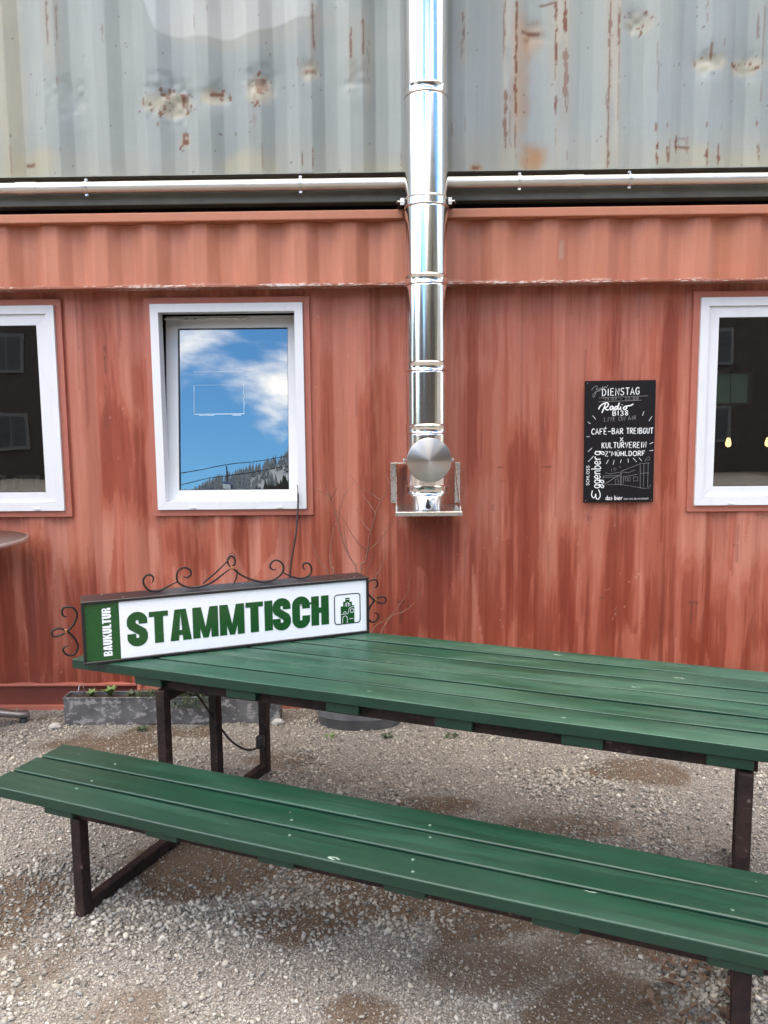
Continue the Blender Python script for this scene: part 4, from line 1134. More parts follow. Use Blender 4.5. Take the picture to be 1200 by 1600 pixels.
chalk('lettering', word('ZUM SALZKAMMERGUT', 606, 848, 1371, 1357, jitter=0), 0.0007, M['chalk'], board, BY)
for x, z in ((.012, .012), (BW-.012, .012), (.014, BH-.014), (BW-.014, BH-.014)):
    MB().lathe([(0.0025, -0.0145), (0.003, -0.012)], 10, (x, 0, z), 'Y', cap0=True).build('nail', M['bolt'], board)

# ------------------------------------------------------------------ picnic table with attached bench
TX, TY, TA = -1.3244, -1.4330, -0.3644
HT, HB = 0.748, 0.4406
table = empty('picnic_table', (TX, TY, 0), TA)
tag(table, 'long green plank picnic table with attached bench on brown steel legs', 'picnic table')
TL = 2.84
def plank(name, s0, s1, w0, w1, top, th, seed, mat, bev):
    g = np.random.default_rng(seed)
    bm = bmesh.new()
    n = 26
    b = bev
    al = [(w0+b-b*math.cos(R(t)), top-b+b*math.sin(R(t))) for t in (0, 30, 60, 90)]
    ar = [(w1-b+b*math.sin(R(t)), top-b+b*math.cos(R(t))) for t in (0, 30, 60, 90)]
    prof = [(w0+.003, top-th), (w0, top-th+.003), (w0, top-b-.003)] + al + [(w0+b+.003, top), (w1-b-.003, top)] + ar + [(w1, top-b-.003), (w1, top-th+.003), (w1-.003, top-th)]
    mb = MB(); m = len(prof)
    ph = g.random(6)*6.28
    ext = g.normal(0, .0035, 2)
    for i in range(n+1):
        s = s0+ext[0]+(s1-s0+ext[1]-ext[0])*i/n
        dz = 0.0012*math.sin(s*2.3+ph[0])+0.0006*math.sin(s*7+ph[1]); dw = 0.0010*math.sin(s*1.7+ph[2])
        tw = 0.010*math.sin(s*1.3+ph[3])
        for (w, z) in prof:
            mb.v.append((s, w+dw, z+dz+tw*(w-(w0+w1)/2)))
    for i in range(n):
        for k in range(m):
            l = (k+1) % m
            mb.f.append((i*m+k, (i+1)*m+k, (i+1)*m+l, i*m+l))
    mb.f.append(tuple(range(m))); mb.f.append(tuple(n*m+k for k in range(m-1, -1, -1)))
    o = mb.build(name, mat, table, smooth=True, angle=38)
    o.data.materials.append(M['green_shade'])          # sides and undersides get a darker green, their shade painted in
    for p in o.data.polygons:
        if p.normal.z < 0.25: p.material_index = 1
    return o
for k in range(6):
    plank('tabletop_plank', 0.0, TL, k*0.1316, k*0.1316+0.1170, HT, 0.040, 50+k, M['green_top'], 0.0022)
for k in range(3):
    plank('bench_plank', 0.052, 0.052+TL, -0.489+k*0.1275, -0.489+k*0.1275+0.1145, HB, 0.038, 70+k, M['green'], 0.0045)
for c in (0.365, 0.790, 1.208, 1.618, 2.037, 2.462):
    MB().bevbox(c-.064, c+.064, 0.016, 0.768, HT-.0405-.038, HT-.0425, 0.003, 1).build('batten', M['greenb'], table)
    MB().bevbox(c-.062, c+.062, -0.472, -0.130, HB-.0385-.030, HB-.0405, 0.003, 1).build('batten', M['greenb'], table)
for w in (0.045, 0.700):
    MB().bevbox(0.40, 2.54, w, w+.04, HT-.0405-.052, HT-.044, 0.003, 1).build('beam', M['steel'], table)
for w in (-0.440, -0.200):
    MB().bevbox(0.28, 2.58, w, w+.035, HB-.0385-.046, HB-.042, 0.003, 1).build('beam', M['steel'], table)
def skewed(name, s0, w0, w1, z0, z1, half, k):
    """square steel tube of an end frame; the frames stand a little askew to the planks"""
    sk = lambda w: s0+k*(w+0.43)
    mb = MB().bevbox(-half, half, w0, w1, z0, z1, 0.004, 2)
    mb.v = [(x+sk(y), y, z) for x, y, z in mb.v]
    return mb.build(name, M['steel'], table)
for s, k in ((0.415, 0.020), (2.482, 0.055)):
    for w in (0.030, 0.370, 0.765):
        skewed('leg', s, w-.0205, w+.0205, 0.0, HT-.088, .0205, k)
    skewed('leg', s, -0.4505, -0.4095, 0.0, HB-.080, .0205, k)
    skewed('cross_bar', s, 0.0515, 0.7435, HT-.140, HT-.0885, .018, k)
    skewed('ground_bar', s, -0.4085, 0.7435, 0.006, 0.050, .019, k)
# screw heads through the planks
M['screw'] = simple('worn_screw_head', (0.16, 0.24, 0.19), 0.4, 0.4)
scr = MB().lathe([(0.0052, 0.0), (0.0046, 0.0011), (0.0022, 0.0012), (0.0018, 0.0006)], 10, cap1=True).mesh('screw')
scr.materials.append(M['screw'])
sg_ = random.Random(5)
for c in (0.365, 0.790, 1.208, 1.618, 2.037, 2.462):
    for w0_, zt_, n_, pitch_, wid_ in ((-.489, HB, 3, .1270, .1165),):
        for k in range(n_):
            for f_ in (.28, .72):
                if sg_.random() < .72: continue
                o = bpy.data.objects.new('screw', scr); COL.objects.link(o); o.parent = table
                o.location = (c+sg_.uniform(-.03, .03), w0_+k*pitch_+wid_*(f_+sg_.uniform(-.06, .06)), zt_+.0004)

# ------------------------------------------------------------------ light-box sign
SX, SY, SA = -1.233, -1.535, R(22.716)
SLEN, SH, SD = 1.210, 0.257, 0.135
sign = empty('light_box_sign', (SX, SY, HT+0.0015), SA)
tag(sign, 'white and green light-box sign with black iron scrolls lying on the table corner', 'sign')
M['sign_frame'] = simple('black_sign_frame', (0.013, 0.011, 0.013), 0.36, 0, 0.3, 20, 0.1)
M['sign_top'] = simple('dusty_black_sheet', (0.016, 0.014, 0.015), 0.36, 0, 0.4, 7, 0.1)
M['acrylic'] = simple('white_acrylic', (0.88, 0.88, 0.92), 0.22, 0, 0.01, 3)
M['sgreen'] = simple('sign_green_film', (0.010, 0.075, 0.016), 0.25, 0, 0.08, 5)
M['iron'] = simple('black_wrought_iron', (0.016, 0.012, 0.011), 0.42, 0.3, 0.3, 60, 0.2)
M['copper'] = simple('worn_copper_collar', (0.45, 0.22, 0.10), 0.38, 0.9)
MB().bevbox(0.001, SLEN-.001, 0.010, SD-.001, 0.001, SH-.001, 0.003, 2).build('housing', M['sign_top'], sign)
fr = MB()
B = 0.012
fr.bevbox(0, SLEN, -0.004, 0.012, 0, B, 0.002, 1); fr.bevbox(0, SLEN, -0.004, 0.012, SH-B, SH, 0.002, 1)
fr.bevbox(0, B, -0.0035, 0.0115, B-.001, SH-B+.001, 0.002, 1); fr.bevbox(SLEN-B, SLEN, -0.0035, 0.0115, B-.001, SH-B+.001, 0.002, 1)
fr.build('frame', M['sign_frame'], sign)
MB().box(0.141, SLEN-B+.001, 0.0035, 0.0095, B-.002, SH-B+.002).build('face_panel', M['acrylic'], sign)
MB().box(B-.001, 0.1408, 0.0030, 0.0095, B-.002, SH-B+.002).build('green_panel', M['sgreen'], sign)

def arc(cx, cz, rx, rz, a0, a1, n=10):
    return [(cx+rx*math.cos(R(a0+(a1-a0)*i/n)), cz+rz*math.sin(R(a0+(a1-a0)*i/n))) for i in range(n+1)]
def heavy(ch, sw=0.262, wd=None):
    """pieces of a heavy condensed capital: list of ('p', polygon) or ('s', path, width); height 1"""
    W = wd or {'I': .22, 'T': .56, 'H': .60, 'L': .46, 'U': .60, 'C': .60, 'S': .60, 'A': .64, 'M': .78, 'B': .60, 'R': .62, 'K': .64}[ch]
    t = sw; b = 0.165; h = t/2
    if ch == 'I': return W, [('p', [(0,0),(t,0),(t,1),(0,1)])]
    if ch == 'T': return W, [('p', [(0,1-b),(W,1-b),(W,1),(0,1)]), ('p', [(W/2-h,0),(W/2+h,0),(W/2+h,1-b),(W/2-h,1-b)])]
    if ch == 'H': return W, [('p', [(0,0),(t,0),(t,1),(0,1)]), ('p', [(W-t,0),(W,0),(W,1),(W-t,1)]), ('p', [(t,.42),(W-t,.42),(W-t,.60),(t,.60)])]
    if ch == 'L': return W, [('p', [(0,0),(t,0),(t,1),(0,1)]), ('p', [(t,0),(W,0),(W,b),(t,b)])]
    if ch == 'U': return W, [('s', [(h,1)]+arc(W/2, .26, W/2-h, .26-b*.55, 180, 360, 14)+[(W-h,1)], t)]
    if ch == 'C': return W, [('s', [(W-h,.62)]+[(W-h,.74)]+arc(W/2, .74, W/2-h, .26-b*.55, 0, 180, 14)+arc(W/2, .26, W/2-h, .26-b*.55, 180, 360, 14)+[(W-h,.38)], t)]
    if ch == 'S':
        return W, [('s', [(W-h,.66),(W-h,.75)]+arc(W/2, .755, W/2-h, .25-b*.55, 0, 180, 14)+[(h,.66),(h+.03,.60),(W/2,.50),(W-h-.03,.40),(W-h,.33)]+arc(W/2, .245, W/2-h, .25-b*.55, 0, -180, 14)+[(h,.36)], t*.98)]
    if ch == 'A': return W, [('p', [(0,0),(t*.98,0),(W/2+.01,1),(W/2-.17,1)]), ('p', [(W-t*.98,0),(W,0),(W/2+.17,1),(W/2-.01,1)]), ('p', [(W*.26,.17),(W*.74,.17),(W*.68,.33),(W*.32,.33)])]
    if ch == 'M': return W, [('p', [(0,0),(t*.85,0),(t*.85,1),(0,1)]), ('p', [(W-t*.85,0),(W,0),(W,1),(W-t*.85,1)]), ('p', [(.03,1),(.26,1),(W/2+.07,0),(W/2-.08,0)]), ('p', [(W-.26,1),(W-.03,1),(W/2+.08,0),(W/2-.07,0)])]
    if ch == 'B': return W, [('p', [(0,0),(t,0),(t,1),(0,1)]), ('s', [(t,.925),(.34,.925)]+arc(.36,.74,.13,.185,90,-90,8)+[(t,.545)], .16), ('s', [(t,.46),(.36,.46)]+arc(.37,.27,.13,.195,90,-90,8)+[(t,.08)], .16)]
    if ch == 'R': return W, [('p', [(0,0),(t,0),(t,1),(0,1)]), ('s', [(t,.925),(.36,.925)]+arc(.38,.735,.13,.19,90,-90,8)+[(t,.54)], .16), ('p', [(W-t-.01,0),(W,0),(W,.30),(W-.06,.44),(W-.24,.47),(W-t-.01,.36)])]
    if ch == 'K': return W, [('p', [(0,0),(t,0),(t,1),(0,1)]), ('p', [(t,.34),(t,.62),(W-.22,1),(W,1)]), ('p', [(.26,.56),(.40,.72),(W+.02,0),(W-.23,0)])]
def heavy_word(text, gap=0.045):
    out = []; x = 0.0
    for ch in text:
        w, ps = heavy(ch)
        out.append((x, ps)); x += w+gap
    return out, x-gap
def heavy_build(name, ch_x, ps, mapf, y0, mat, parent, sc):
    mb = MB()
    for i, q in enumerate(ps):
        yy = y0-0.00012*i
        if q[0] == 'p': mb.prism([mapf(ch_x+a, b) for a, b in q[1]], yy, 0.0034)
        else:
            mb.strip([mapf(ch_x+a, b) for a, b in q[1]], q[2]*sc, yy, 0.0034)
    return mb.build(name, mat, parent)
ws, tot = heavy_word('STAMMTISCH')
LX0, LX1, LZ0, LZH = 0.168, 1.020, 0.060, 0.131
for x, ps in ws:
    k = (LX1-LX0)/tot
    mb = MB()
    for i, q in enumerate(ps):
        yy = 0.0024-0.00012*i
        if q[0] == 'p': mb.prism([(LX0+(x+a)*k, LZ0+b*LZH) for a, b in q[1]], yy, 0.0036)
        else: mb.strip([(LX0+(x+a)*k, LZ0+b*LZH) for a, b in q[1]], q[2]*(k*.5+LZH*.5), yy, 0.0036)
    mb.build('letter', M['sgreen'], sign)
ws, tot = heavy_word('BAUKULTUR', 0.06)
k = 0.196/tot; hh = 0.033
for x, ps in ws:
    mb = MB()
    for i, q in enumerate(ps):
        yy = 0.0022-0.00012*i
        mp = lambda a, b: (0.109-b*hh, 0.028+(x+a)*k)
        if q[0] == 'p': mb.prism([mp(a, b) for a, b in q[1]], yy, 0.0031)
        else: mb.strip([mp(a, b) for a, b in q[1]], q[2]*(k+hh)/2, yy, 0.0031)
    mb.build('letter', M['acrylic'], sign)
# emblem: stepped gable house in a rounded frame
mb = MB(); ex0, ex1, ez0, ez1 = 1.047, 1.168, 0.053, 0.187; rr = .014
path = arc(ex1-rr, ez1-rr, rr, rr, 90, 0, 5)+arc(ex1-rr, ez0+rr, rr, rr, 0, -90, 5)+arc(ex0+rr, ez0+rr, rr, rr, 270, 180, 5)+arc(ex0+rr, ez1-rr, rr, rr, 180, 90, 5)
path = path+[path[0]]
mb.strip(path, 0.0042, 0.0026, 0.0036); mb.build('emblem_frame', M['sign_frame'], sign)
gx, gw = 1.076, 0.064
mb = MB(); mb.prism([(gx, .054), (gx+gw, .054), (gx+gw, .134), (gx+gw*.83, .134), (gx+gw*.83, .151), (gx+gw*.66, .151), (gx+gw*.66, .170), (gx+gw*.34, .170), (gx+gw*.34, .153), (gx+gw*.18, .153), (gx+gw*.18, .133), (gx, .133)], 0.0025, 0.0036)
em = mb.build('emblem', M['sgreen'], sign)
mb = MB(); yy = 0.0021
for pth in ([(gx, .097), (gx+.034, .098), (gx+.037, .106), (gx+.038, .118), (gx+.045, .126), (gx+gw, .128)], arc(gx+.019, .078, .011, .011, 180, 0, 8), [(gx+.008, .055), (gx+.008, .078)], [(gx+.030, .055), (gx+.030, .078)], arc(gx+.019, .101, .006, .008, 180, 0, 6),
            [(gx+.046, .102), (gx+.046, .118), (gx+.059, .118), (gx+.059, .102), (gx+.046, .102)], [(gx+.020, .132), (gx+.022, .143), (gx+.032, .149), (gx+.042, .143), (gx+.044, .132)], [(gx+.028, .130), (gx+.028, .145)], [(gx+.036, .130), (gx+.036, .145)], [(gx+.024, .163), (gx+.040, .163)], [(gx+.041, .074), (gx+.060, .074)]):
    mb.strip(pth, 0.0018, yy, 0.0026); yy -= 0.00006
mb.build('emblem_lines', M['acrylic'], em)
# wrought-iron scrolls on the top and both ends
def iron(pts, v, r=0.0042, name='scroll', flip=False):
    q = [((SLEN-a if flip else a), v, b) for a, b in pts]
    q = cr(q, 5)
    n = len(q)
    rs = [r*min(1, 0.55+0.45*min(i, n-1-i)/8) for i in range(n)]
    return MB().tube(q, rs, 8).build(name, M['iron'], sign, smooth=True)
dz = 0.0
for pts, v in ((s_a, .07), (s_b, .07), (s_c, .07), (s_d, .07), (s_e, .060), (s_f, .062)):
    iron([(a, max(b, 0.2595)) for a, b in pts], v)
iron(s_l, .07); iron([(a, b) for a, b in s_l], .07, flip=True)
for (a, b) in ((0.610, 0.334),):
    MB().bevbox(a-.009, a+.009, .062, .078, b-.006, b+.006, .001, 1).build('collar', M['copper'], sign)
MB().bevbox(-.065, -.055, .063, .077, .1225, .1375, .001, 1).build('collar', M['copper'], sign)
MB().bevbox(SLEN+.055, SLEN+.065, .063, .077, .1225, .1375, .001, 1).build('collar', M['copper'], sign)
MB().lathe([(.012, -.004), (.014, 0), (.012, .004)], 14, (0.612, .072, .386), 'Y').build('hanging_ring', M['iron'], sign)
for a, v in ((.16, .03), (.42, .115), (.66, .10), (.88, .02), (1.05, .06), (1.15, .03), (.08, .11)):
    MB().lathe([(.003, 0), (.003, .0015), (.001, .0025)], 8, (a, v, SH-.0012), 'Z', cap1=True).build('rivet', M['bolt'], sign)

# cables
M['cable'] = simple('black_rubber_cable', (0.014, 0.012, 0.014), 0.5)
c = MB().tube(cr([(-0.560, -0.045, 1.352), (-0.557, -0.050, 1.25), (-0.565, -0.10, 1.087), (-0.590, -0.14, 0.93), (-0.604, -0.16, 0.80), (-0.64, -0.20, .45), (-0.70, -0.30, 0.18), (-0.72, -0.33, 0.02)], 6), [0.0022]*4+[0.0052]*39, 8).build('black_cable', M['cable'], None, smooth=True)
tag(c, 'thin black cable rising behind the sign to the tilted window', 'cable')
c = empty('black_cable', (TX, TY, 0), TA)
tag(c, 'black cable sagging beneath the tabletop between two brown legs', 'cable')
q = cr([(0.42, 0.10, 0.655), (0.422, 0.22, 0.60), (0.428, 0.36, 0.42), (0.435, 0.48, 0.27), (0.440, 0.60, 0.18), (0.440, 0.70, 0.150), (0.439, 0.742, 0.155)], 6)
MB().tube(q, 0.0048, 8).build('cord', M['cable'], c, smooth=True)
MB().bevbox(0.421, 0.457, 0.708, 0.743, 0.135, 0.20, 0.006, 2).build('plug', M['cable'], c)

# ------------------------------------------------------------------ zinc trough with plants
M['zinc'] = m_galv('patchy_zinc')
M['zinc2'] = m_galv('dull_zinc_tub', False)
M['soil'] = simple('dark_soil', (0.045, 0.033, 0.024), 0.95, 0, 0.4, 60, 0.8)
trough = empty('zinc_trough', (-1.899, -0.262, 0), R(0.4))
tag(trough, 'long weathered zinc planting trough with patchy pale coating against the red wall', 'planter')
TLN, TD, TH = 1.236, 0.105, 0.156
def wallbox(name, x0, x1, y0, y1, z0, z1):
    return MB().bevbox(x0, x1, y0, y1, z0, z1, 0.0012, 1).build(name, M['zinc'], trough)
wallbox('front_panel', 0, TLN, 0, .004, 0, TH); wallbox('back_panel', 0, TLN, TD-.004, TD, 0, TH)
wallbox('end_panel', 0, .004, .0045, TD-.0045, 0, TH); wallbox('end_panel', TLN-.004, TLN, .0045, TD-.0045, 0, TH)
for z, y in ((TH, 0), (TH, TD)):
    MB().tube([(-.002, y, z), (TLN+.002, y, z)], .0045, 8).build('rolled_rim', M['zinc'], trough)
for x in (0, TLN):
    MB().tube([(x, 0, TH), (x, TD, TH)], .0045, 8).build('rolled_rim', M['zinc'], trough)
MB().tube([(.07, .02, TH-.02), (.075, .05, TH+.055), (.085, .075, TH+.058), (.09, .09, TH-.02)], .003, 6).build('wire_handle', M['bracket'], trough, smooth=True)
nx, ny = 60, 9
mb = MB()
for j in range(ny):
    for i in range(nx):
        x = .004+(TLN-.008)*i/(nx-1); y = .0045+(TD-.009)*j/(ny-1)
        mb.v.append((x, y, TH-.022+.012*float(fbm(np.array(x*20), np.array(y*20), 5, 3))))
for j in range(ny-1):
    for i in range(nx-1):
        mb.f.append((j*nx+i, j*nx+i+1, (j+1)*nx+i+1, (j+1)*nx+i))
mb.build('soil', M['soil'], trough, smooth=True)

def m_leaf(name, c1, c2):
    q = NT(name)
    vec = q.coords('Object', rnd=True)
    nz = q.noise(vec, 25, 3)
    q.base(q.mix(nz, c1, c2))
    q.set(Roughness=0.5)
    q.b.inputs['Subsurface Weight'].default_value = 0.0
    q.bump(q.noise(vec, 180, 2), 0.3, 0.001)
    return q.m
M['leaf'] = m_leaf('fresh_green_leaf', (0.085, 0.15, 0.035), (0.16, 0.24, 0.065))
M['leaf_dark'] = m_leaf('dark_green_leaf', (0.020, 0.042, 0.016), (0.055, 0.085, 0.032))
M['leaf_dry'] = m_leaf('dry_brown_leaf', (0.060, 0.034, 0.022), (0.17, 0.105, 0.070))
def leaf(mb, base, direc, length, width, curl=0.3, n=5, fold=0.15):
    d = Vector(direc).normalized()
    side = d.cross(Vector((0, 0, 1)))
    if side.length < 1e-3: side = Vector((1, 0, 0))
    side.normalize(); up = side.cross(d)
    b0 = len(mb.v)
    for i in range(n+1):
        t = i/n
        p = Vector(base)+d*length*t - Vector((0, 0, 1))*curl*length*t*t
        w = width*math.sin(PI*min(0.97, 0.08+0.92*t)**0.85)
        mb.v += [tuple(p-side*w/2+up*fold*w), tuple(p), tuple(p+side*w/2+up*fold*w)]
    for i in range(n):
        k = b0+i*3
        mb.f += [(k, k+1, k+4, k+3), (k+1, k+2, k+5, k+4)]
def rosette(name, label, loc, n, L, W, up, mat, seed, group=None, cat='plant', curl=.35):
    r = random.Random(seed); e = empty(name, loc); tag(e, label, cat, group)
    for i in range(n):
        a = i*2.4+r.uniform(-.3, .3); u = up*r.uniform(.6, 1.3); mb = MB()
        leaf(mb, (0, 0, -0.004), (math.cos(a), math.sin(a), u), L*r.uniform(.65, 1.15), W*r.uniform(.8, 1.2), curl*r.uniform(.5, 1.3))
        mb.build('leaf', mat, e, smooth=True)
    return e
zt = TH-.012
rosette('primrose_plant', 'bright green upright primrose leaves at the left of the zinc trough', (-1.645, -0.215, zt+.012), 13, .085, .030, 1.9, M['leaf'], 3)
rosette('small_herb', 'low pale herb near the left end of the zinc trough', (-1.755, -0.215, zt+.01), 12, .060, .022, 1.5, M['leaf'], 4)
rosette('small_herb', 'dull olive herb in the zinc trough beside the leaning terracotta dish', (-1.52, -0.22, zt+.01), 18, .055, .018, 1.3, M['leaf_dark'], 5)
def bushy(name, label, loc, n, spread, hgt, L, W, mat, seed, droop=0.0, cat='plant', sy=.5):
    r = random.Random(seed); e = empty(name, loc); tag(e, label, cat)
    mb = MB(); st = MB()
    for i in range(n):
        a = r.uniform(0, 2*PI); q = math.sqrt(r.random())*spread
        x, y = q*math.cos(a), q*math.sin(a)*sy
        z = hgt*r.random()*(1-.5*q/spread)
        if droop and y < -0.02: z -= droop*r.random()
        leaf(mb, (x, y, z), (r.uniform(-1, 1), r.uniform(-1, 1), r.uniform(-.2, .9)), L*r.uniform(.6, 1.3), W*r.uniform(.7, 1.3), .3, 3)
    for i in range(10):
        a = r.uniform(0, 2*PI); q = spread*r.random()
        st.tube([(0, 0, -.01), (q*.5*math.cos(a), q*.5*math.sin(a)*sy, hgt*.5), (q*math.cos(a), q*math.sin(a)*sy, hgt*.7)], .0015, 5)
    f = mb.build('foliage', mat, e, smooth=True); f['kind'] = 'stuff'
    st.build('stem', M['leaf_dark'], e)
    return e
bushy('trailing_plant', 'dark small-leaved plant spilling over the trough behind the table leg', (-1.13, -0.235, zt+.005), 800, .16, .085, .020, .009, M['leaf_dark'], 6, .07)
bushy('moss_cushion', 'brownish moss cushion in the middle of the zinc trough', (-1.40, -0.215, zt+.005), 420, .13, .05, .014, .007, M['leaf_dark'], 8)
bushy('moss_cushion', 'green moss cushion at the far right end of the zinc trough', (-0.80, -0.212, zt+.005), 300, .11, .04, .014, .007, M['leaf_dark'], 9)
# terracotta dish leaning on the wall
M['terra'] = simple('terracotta', (0.46, 0.155, 0.095), 0.75, 0, 0.15, 25, 0.2)
dish = MB().lathe([(0.0005, 0.012), (0.085, 0.012), (0.098, 0.004), (0.108, -0.022), (0.122, -0.024), (0.128, -0.018), (0.126, 0.0), (0.104, 0.020), (0.0005, 0.022)], 48, (0, 0, 0.128), 'Y').build('terracotta_dish', M['terra'], None, smooth=True, loc=(-1.42, -0.052, 0.0), rot=(R(-9), 0, 0), angle=35)
tag(dish, 'terracotta plant dish leaning on the red wall behind the zinc trough', 'dish')

# ------------------------------------------------------------------ zinc tub and bare shrub
tub = empty('zinc_tub', (-0.203, -0.232, 0))
tag(tub, 'round galvanised zinc tub on the gravel under the table edge', 'tub')
MB().lathe([(0.225, 0.0), (0.236, 0.0), (0.240, 0.012), (0.243, 0.052), (0.2475, 0.057), (0.244, 0.062), (0.258, 0.24), (0.264, 0.245), (0.266, 0.252), (0.262, 0.258), (0.255, 0.254), (0.240, 0.062), (0.232, 0.02)], 64, sy=.58, cap0=True).build('shell', M['zinc2'], tub, smooth=True, angle=50)
MB().lathe([(0.0005, 0.235), (0.12, 0.230), (0.252, 0.222)], 40, sy=.58).build('soil', M['soil'], tub, smooth=True)
for s in (-1, 1):
    MB().tube(cr([(s*.262, -.05, .215), (s*.285, -.045, .222), (s*.290, 0, .226), (s*.285, .045, .222), (s*.262, .05, .215)], 4), .005, 8).build('handle', M['bracket'], tub, smooth=True)
def m_bark():
    q = NT('reddish_twig_bark')
    nz = q.noise(q.coords('Object', scale=(1, 1, .3)), 40, 4)
    q.base(q.mix(nz, (0.12, 0.050, 0.032), (0.30, 0.150, 0.095)))
    q.set(Roughness=0.55)
    return q.m
M['bark'] = m_bark()
shrub = empty('bare_shrub', (-0.203, -0.232, 0.228))
tag(shrub, 'leafless reddish shrub growing in the zinc tub behind the sign', 'shrub')
sr = random.Random(11)
roots = {}
for k, tw in enumerate(TW + TW2):
    n = len(tw)
    pts = []
    main = tw[0][1] < 0.90 or k in (16,)
    for i, (x, z) in enumerate(tw):
        y = -0.17 + 0.05*math.sin(k*1.7+i*.5) if not main else -0.17+0.04*math.sin(k*1.3+i*.35)
        pts.append([x, y, z])
    if not main:
        # start exactly on the nearest limb already grown
        best = None
        for key, pl in roots.items():
            for p in pl:
                d = (p[0]-pts[0][0])**2+(p[2]-pts[0][2])**2
                if best is None or d < best[0]: best = (d, p)
        dy = best[1][1]-pts[0][1]
        pts = [[best[1][0] if i == 0 else p[0], p[1]+dy*(1-i/max(1, n-1)*.5), best[1][2] if i == 0 else p[2]] for i, p in enumerate(pts)]
    else:
        x0, y0, z0 = pts[0]
        pts = [[-0.203+sr.uniform(-.03, .03), -0.232+sr.uniform(-.03, .03), 0.225], [-0.203*.6+x0*.4, -0.22, 0.225+(z0-.225)*.45]] + pts
    sm = cr(pts, 5)
    sm = [Vector(p)+Vector((sr.uniform(-1, 1), sr.uniform(-1, 1), 0))*.0018 for p in sm]
    roots[k] = [tuple(p) for p in sm]
    r0 = 0.0064 if k in (0, 6) else (0.0048 if main else 0.0032)
    rs = [r0*(1-.78*i/(len(sm)-1)) for i in range(len(sm))]
    mb = MB(); mb.tube([p-Vector((-0.203, -0.232, 0.228)) for p in sm], rs, 6)
    for i in range(6, len(sm)-1, 4):               # buds
        p = sm[i]-Vector((-0.203, -0.232, 0.228)); sd = 1 if (i//4) % 2 else -1
        dd = Vector((sd*.6, sr.uniform(-.5, .5), .8)).normalized()
        mb.tube([p, p+dd*.006, p+dd*.012], [.0012, .0024, .0004], 5)
    mb.build('limb' if main else 'twig', M['bark'], shrub, smooth=True)

# weeds in the gravel
rosette('weed_tuft', 'small green weed in the gravel below the front of the trough', (-1.43, -0.335, 0.0), 26, .055, .008, .9, M['leaf_dark'], 21, 'weeds in the gravel', 'weed', .5)
rosette('weed_tuft', 'green weed in the gravel at the right foot of the zinc tub', (-0.045, -0.45, 0.0), 26, .055, .010, .7, M['leaf_dark'], 22, 'weeds in the gravel', 'weed', .5)
rosette('weed_tuft', 'yellowish weed in the gravel at the left foot of the zinc tub', (-0.36, -0.44, 0.0), 14, .045, .012, .6, M['leaf'], 23, 'weeds in the gravel', 'weed', .5)
rosette('weed_tuft', 'spreading dark weed in the gravel right of the zinc tub', (0.30, -0.45, 0.0), 40, .075, .010, .5, M['leaf_dark'], 24, 'weeds in the gravel', 'weed', .6)
rosette('weed_tuft', 'tiny weed in the gravel under the middle of the trough front', (-1.02, -0.33, 0.0), 14, .04, .009, .7, M['leaf_dark'], 25, 'weeds in the gravel', 'weed', .5)
# dead leaves round the right-hand bench leg
lr = random.Random(31); mb = MB()
for i in range(120):
    a = lr.gauss(0, 1); b = lr.gauss(0, 1)
    x, y = 0.88+a*.085, -2.33+b*.15
    x += (y+2.33)*0.15
    leaf(mb, (x, y, .008+abs(lr.gauss(0, .010))+.016*math.exp(-(a*a+b*b))), (lr.uniform(-1, 1), lr.uniform(-1, 1), lr.uniform(-.25, .5)), lr.uniform(.018, .042), lr.uniform(.010, .022), lr.uniform(-.5, .5), 4, lr.uniform(-.35, .45))
ll = mb.build('leaf_litter', M['leaf_dry'], None, smooth=True)
tag(ll, 'drift of dry brown leaves around the right-hand bench leg', 'leaves', kind='stuff')
# larger loose stones
M['bigstone'] = simple('pale_field_stone', (0.42, 0.40, 0.37), 0.85, 0, 0.2, 30, 0.5)
for i, (x, y, s, lb) in enumerate(((-1.93, -0.315, .034, 'pale angular stone at the left front corner of the zinc trough'), (-0.67, -0.275, .036, 'pale flat stone at the right front corner of the zinc trough'))):
    bm = bmesh.new(); bmesh.ops.create_icosphere(bm, subdivisions=2, radius=1)
    g = np.random.default_rng(600+i)
    for v in bm.verts:
        v.co = Vector((v.co.x*(.8+.3*g.random()), v.co.y*.7*(.8+.3*g.random()), v.co.z*.65*(.8+.3*g.random())))*s
    mb = MB().add([v.co for v in bm.verts], [[v.index for v in f.verts] for f in bm.faces]); bm.free()
    o = mb.build('loose_stone', M['bigstone'], None, loc=(x, y, s*.35)); tag(o, lb, 'stone', 'larger stones by the trough')

# ------------------------------------------------------------------ bar table at the left edge
M['alu'] = simple('cast_aluminium', (0.30, 0.29, 0.30), 0.36, 0.85, 0.12, 18, 0.15)
M['tabletop'] = simple('worn_brown_laminate', (0.085, 0.040, 0.030), 0.4, 0, 0.3, 9)
M['edge'] = simple('aluminium_edging', (0.55, 0.50, 0.47), 0.35, 0.8)
BTX, BTY = -2.43, -0.42
bt = empty('bar_table', (BTX, BTY, 0))
tag(bt, 'tall round bar table with cast aluminium feet at the left edge', 'table')
MB().lathe([(.0005, 1.068), (.405, 1.068), (.412, 1.0685)], 72).build('underside', M['steel'], bt)
MB().lathe([(.412, 1.0690), (.418, 1.070), (.420, 1.082), (.418, 1.0935), (.411, 1.0945)], 72).build('edge_band', M['edge'], bt, smooth=True)
MB().lathe([(.411, 1.0935), (.0005, 1.0938)], 72).build('tabletop', M['tabletop'], bt)
MB().lathe([(.038, .10), (.030, .14), (.030, 1.05), (.10, 1.067)], 28).build('column', M['alu'], bt, smooth=True, angle=40)
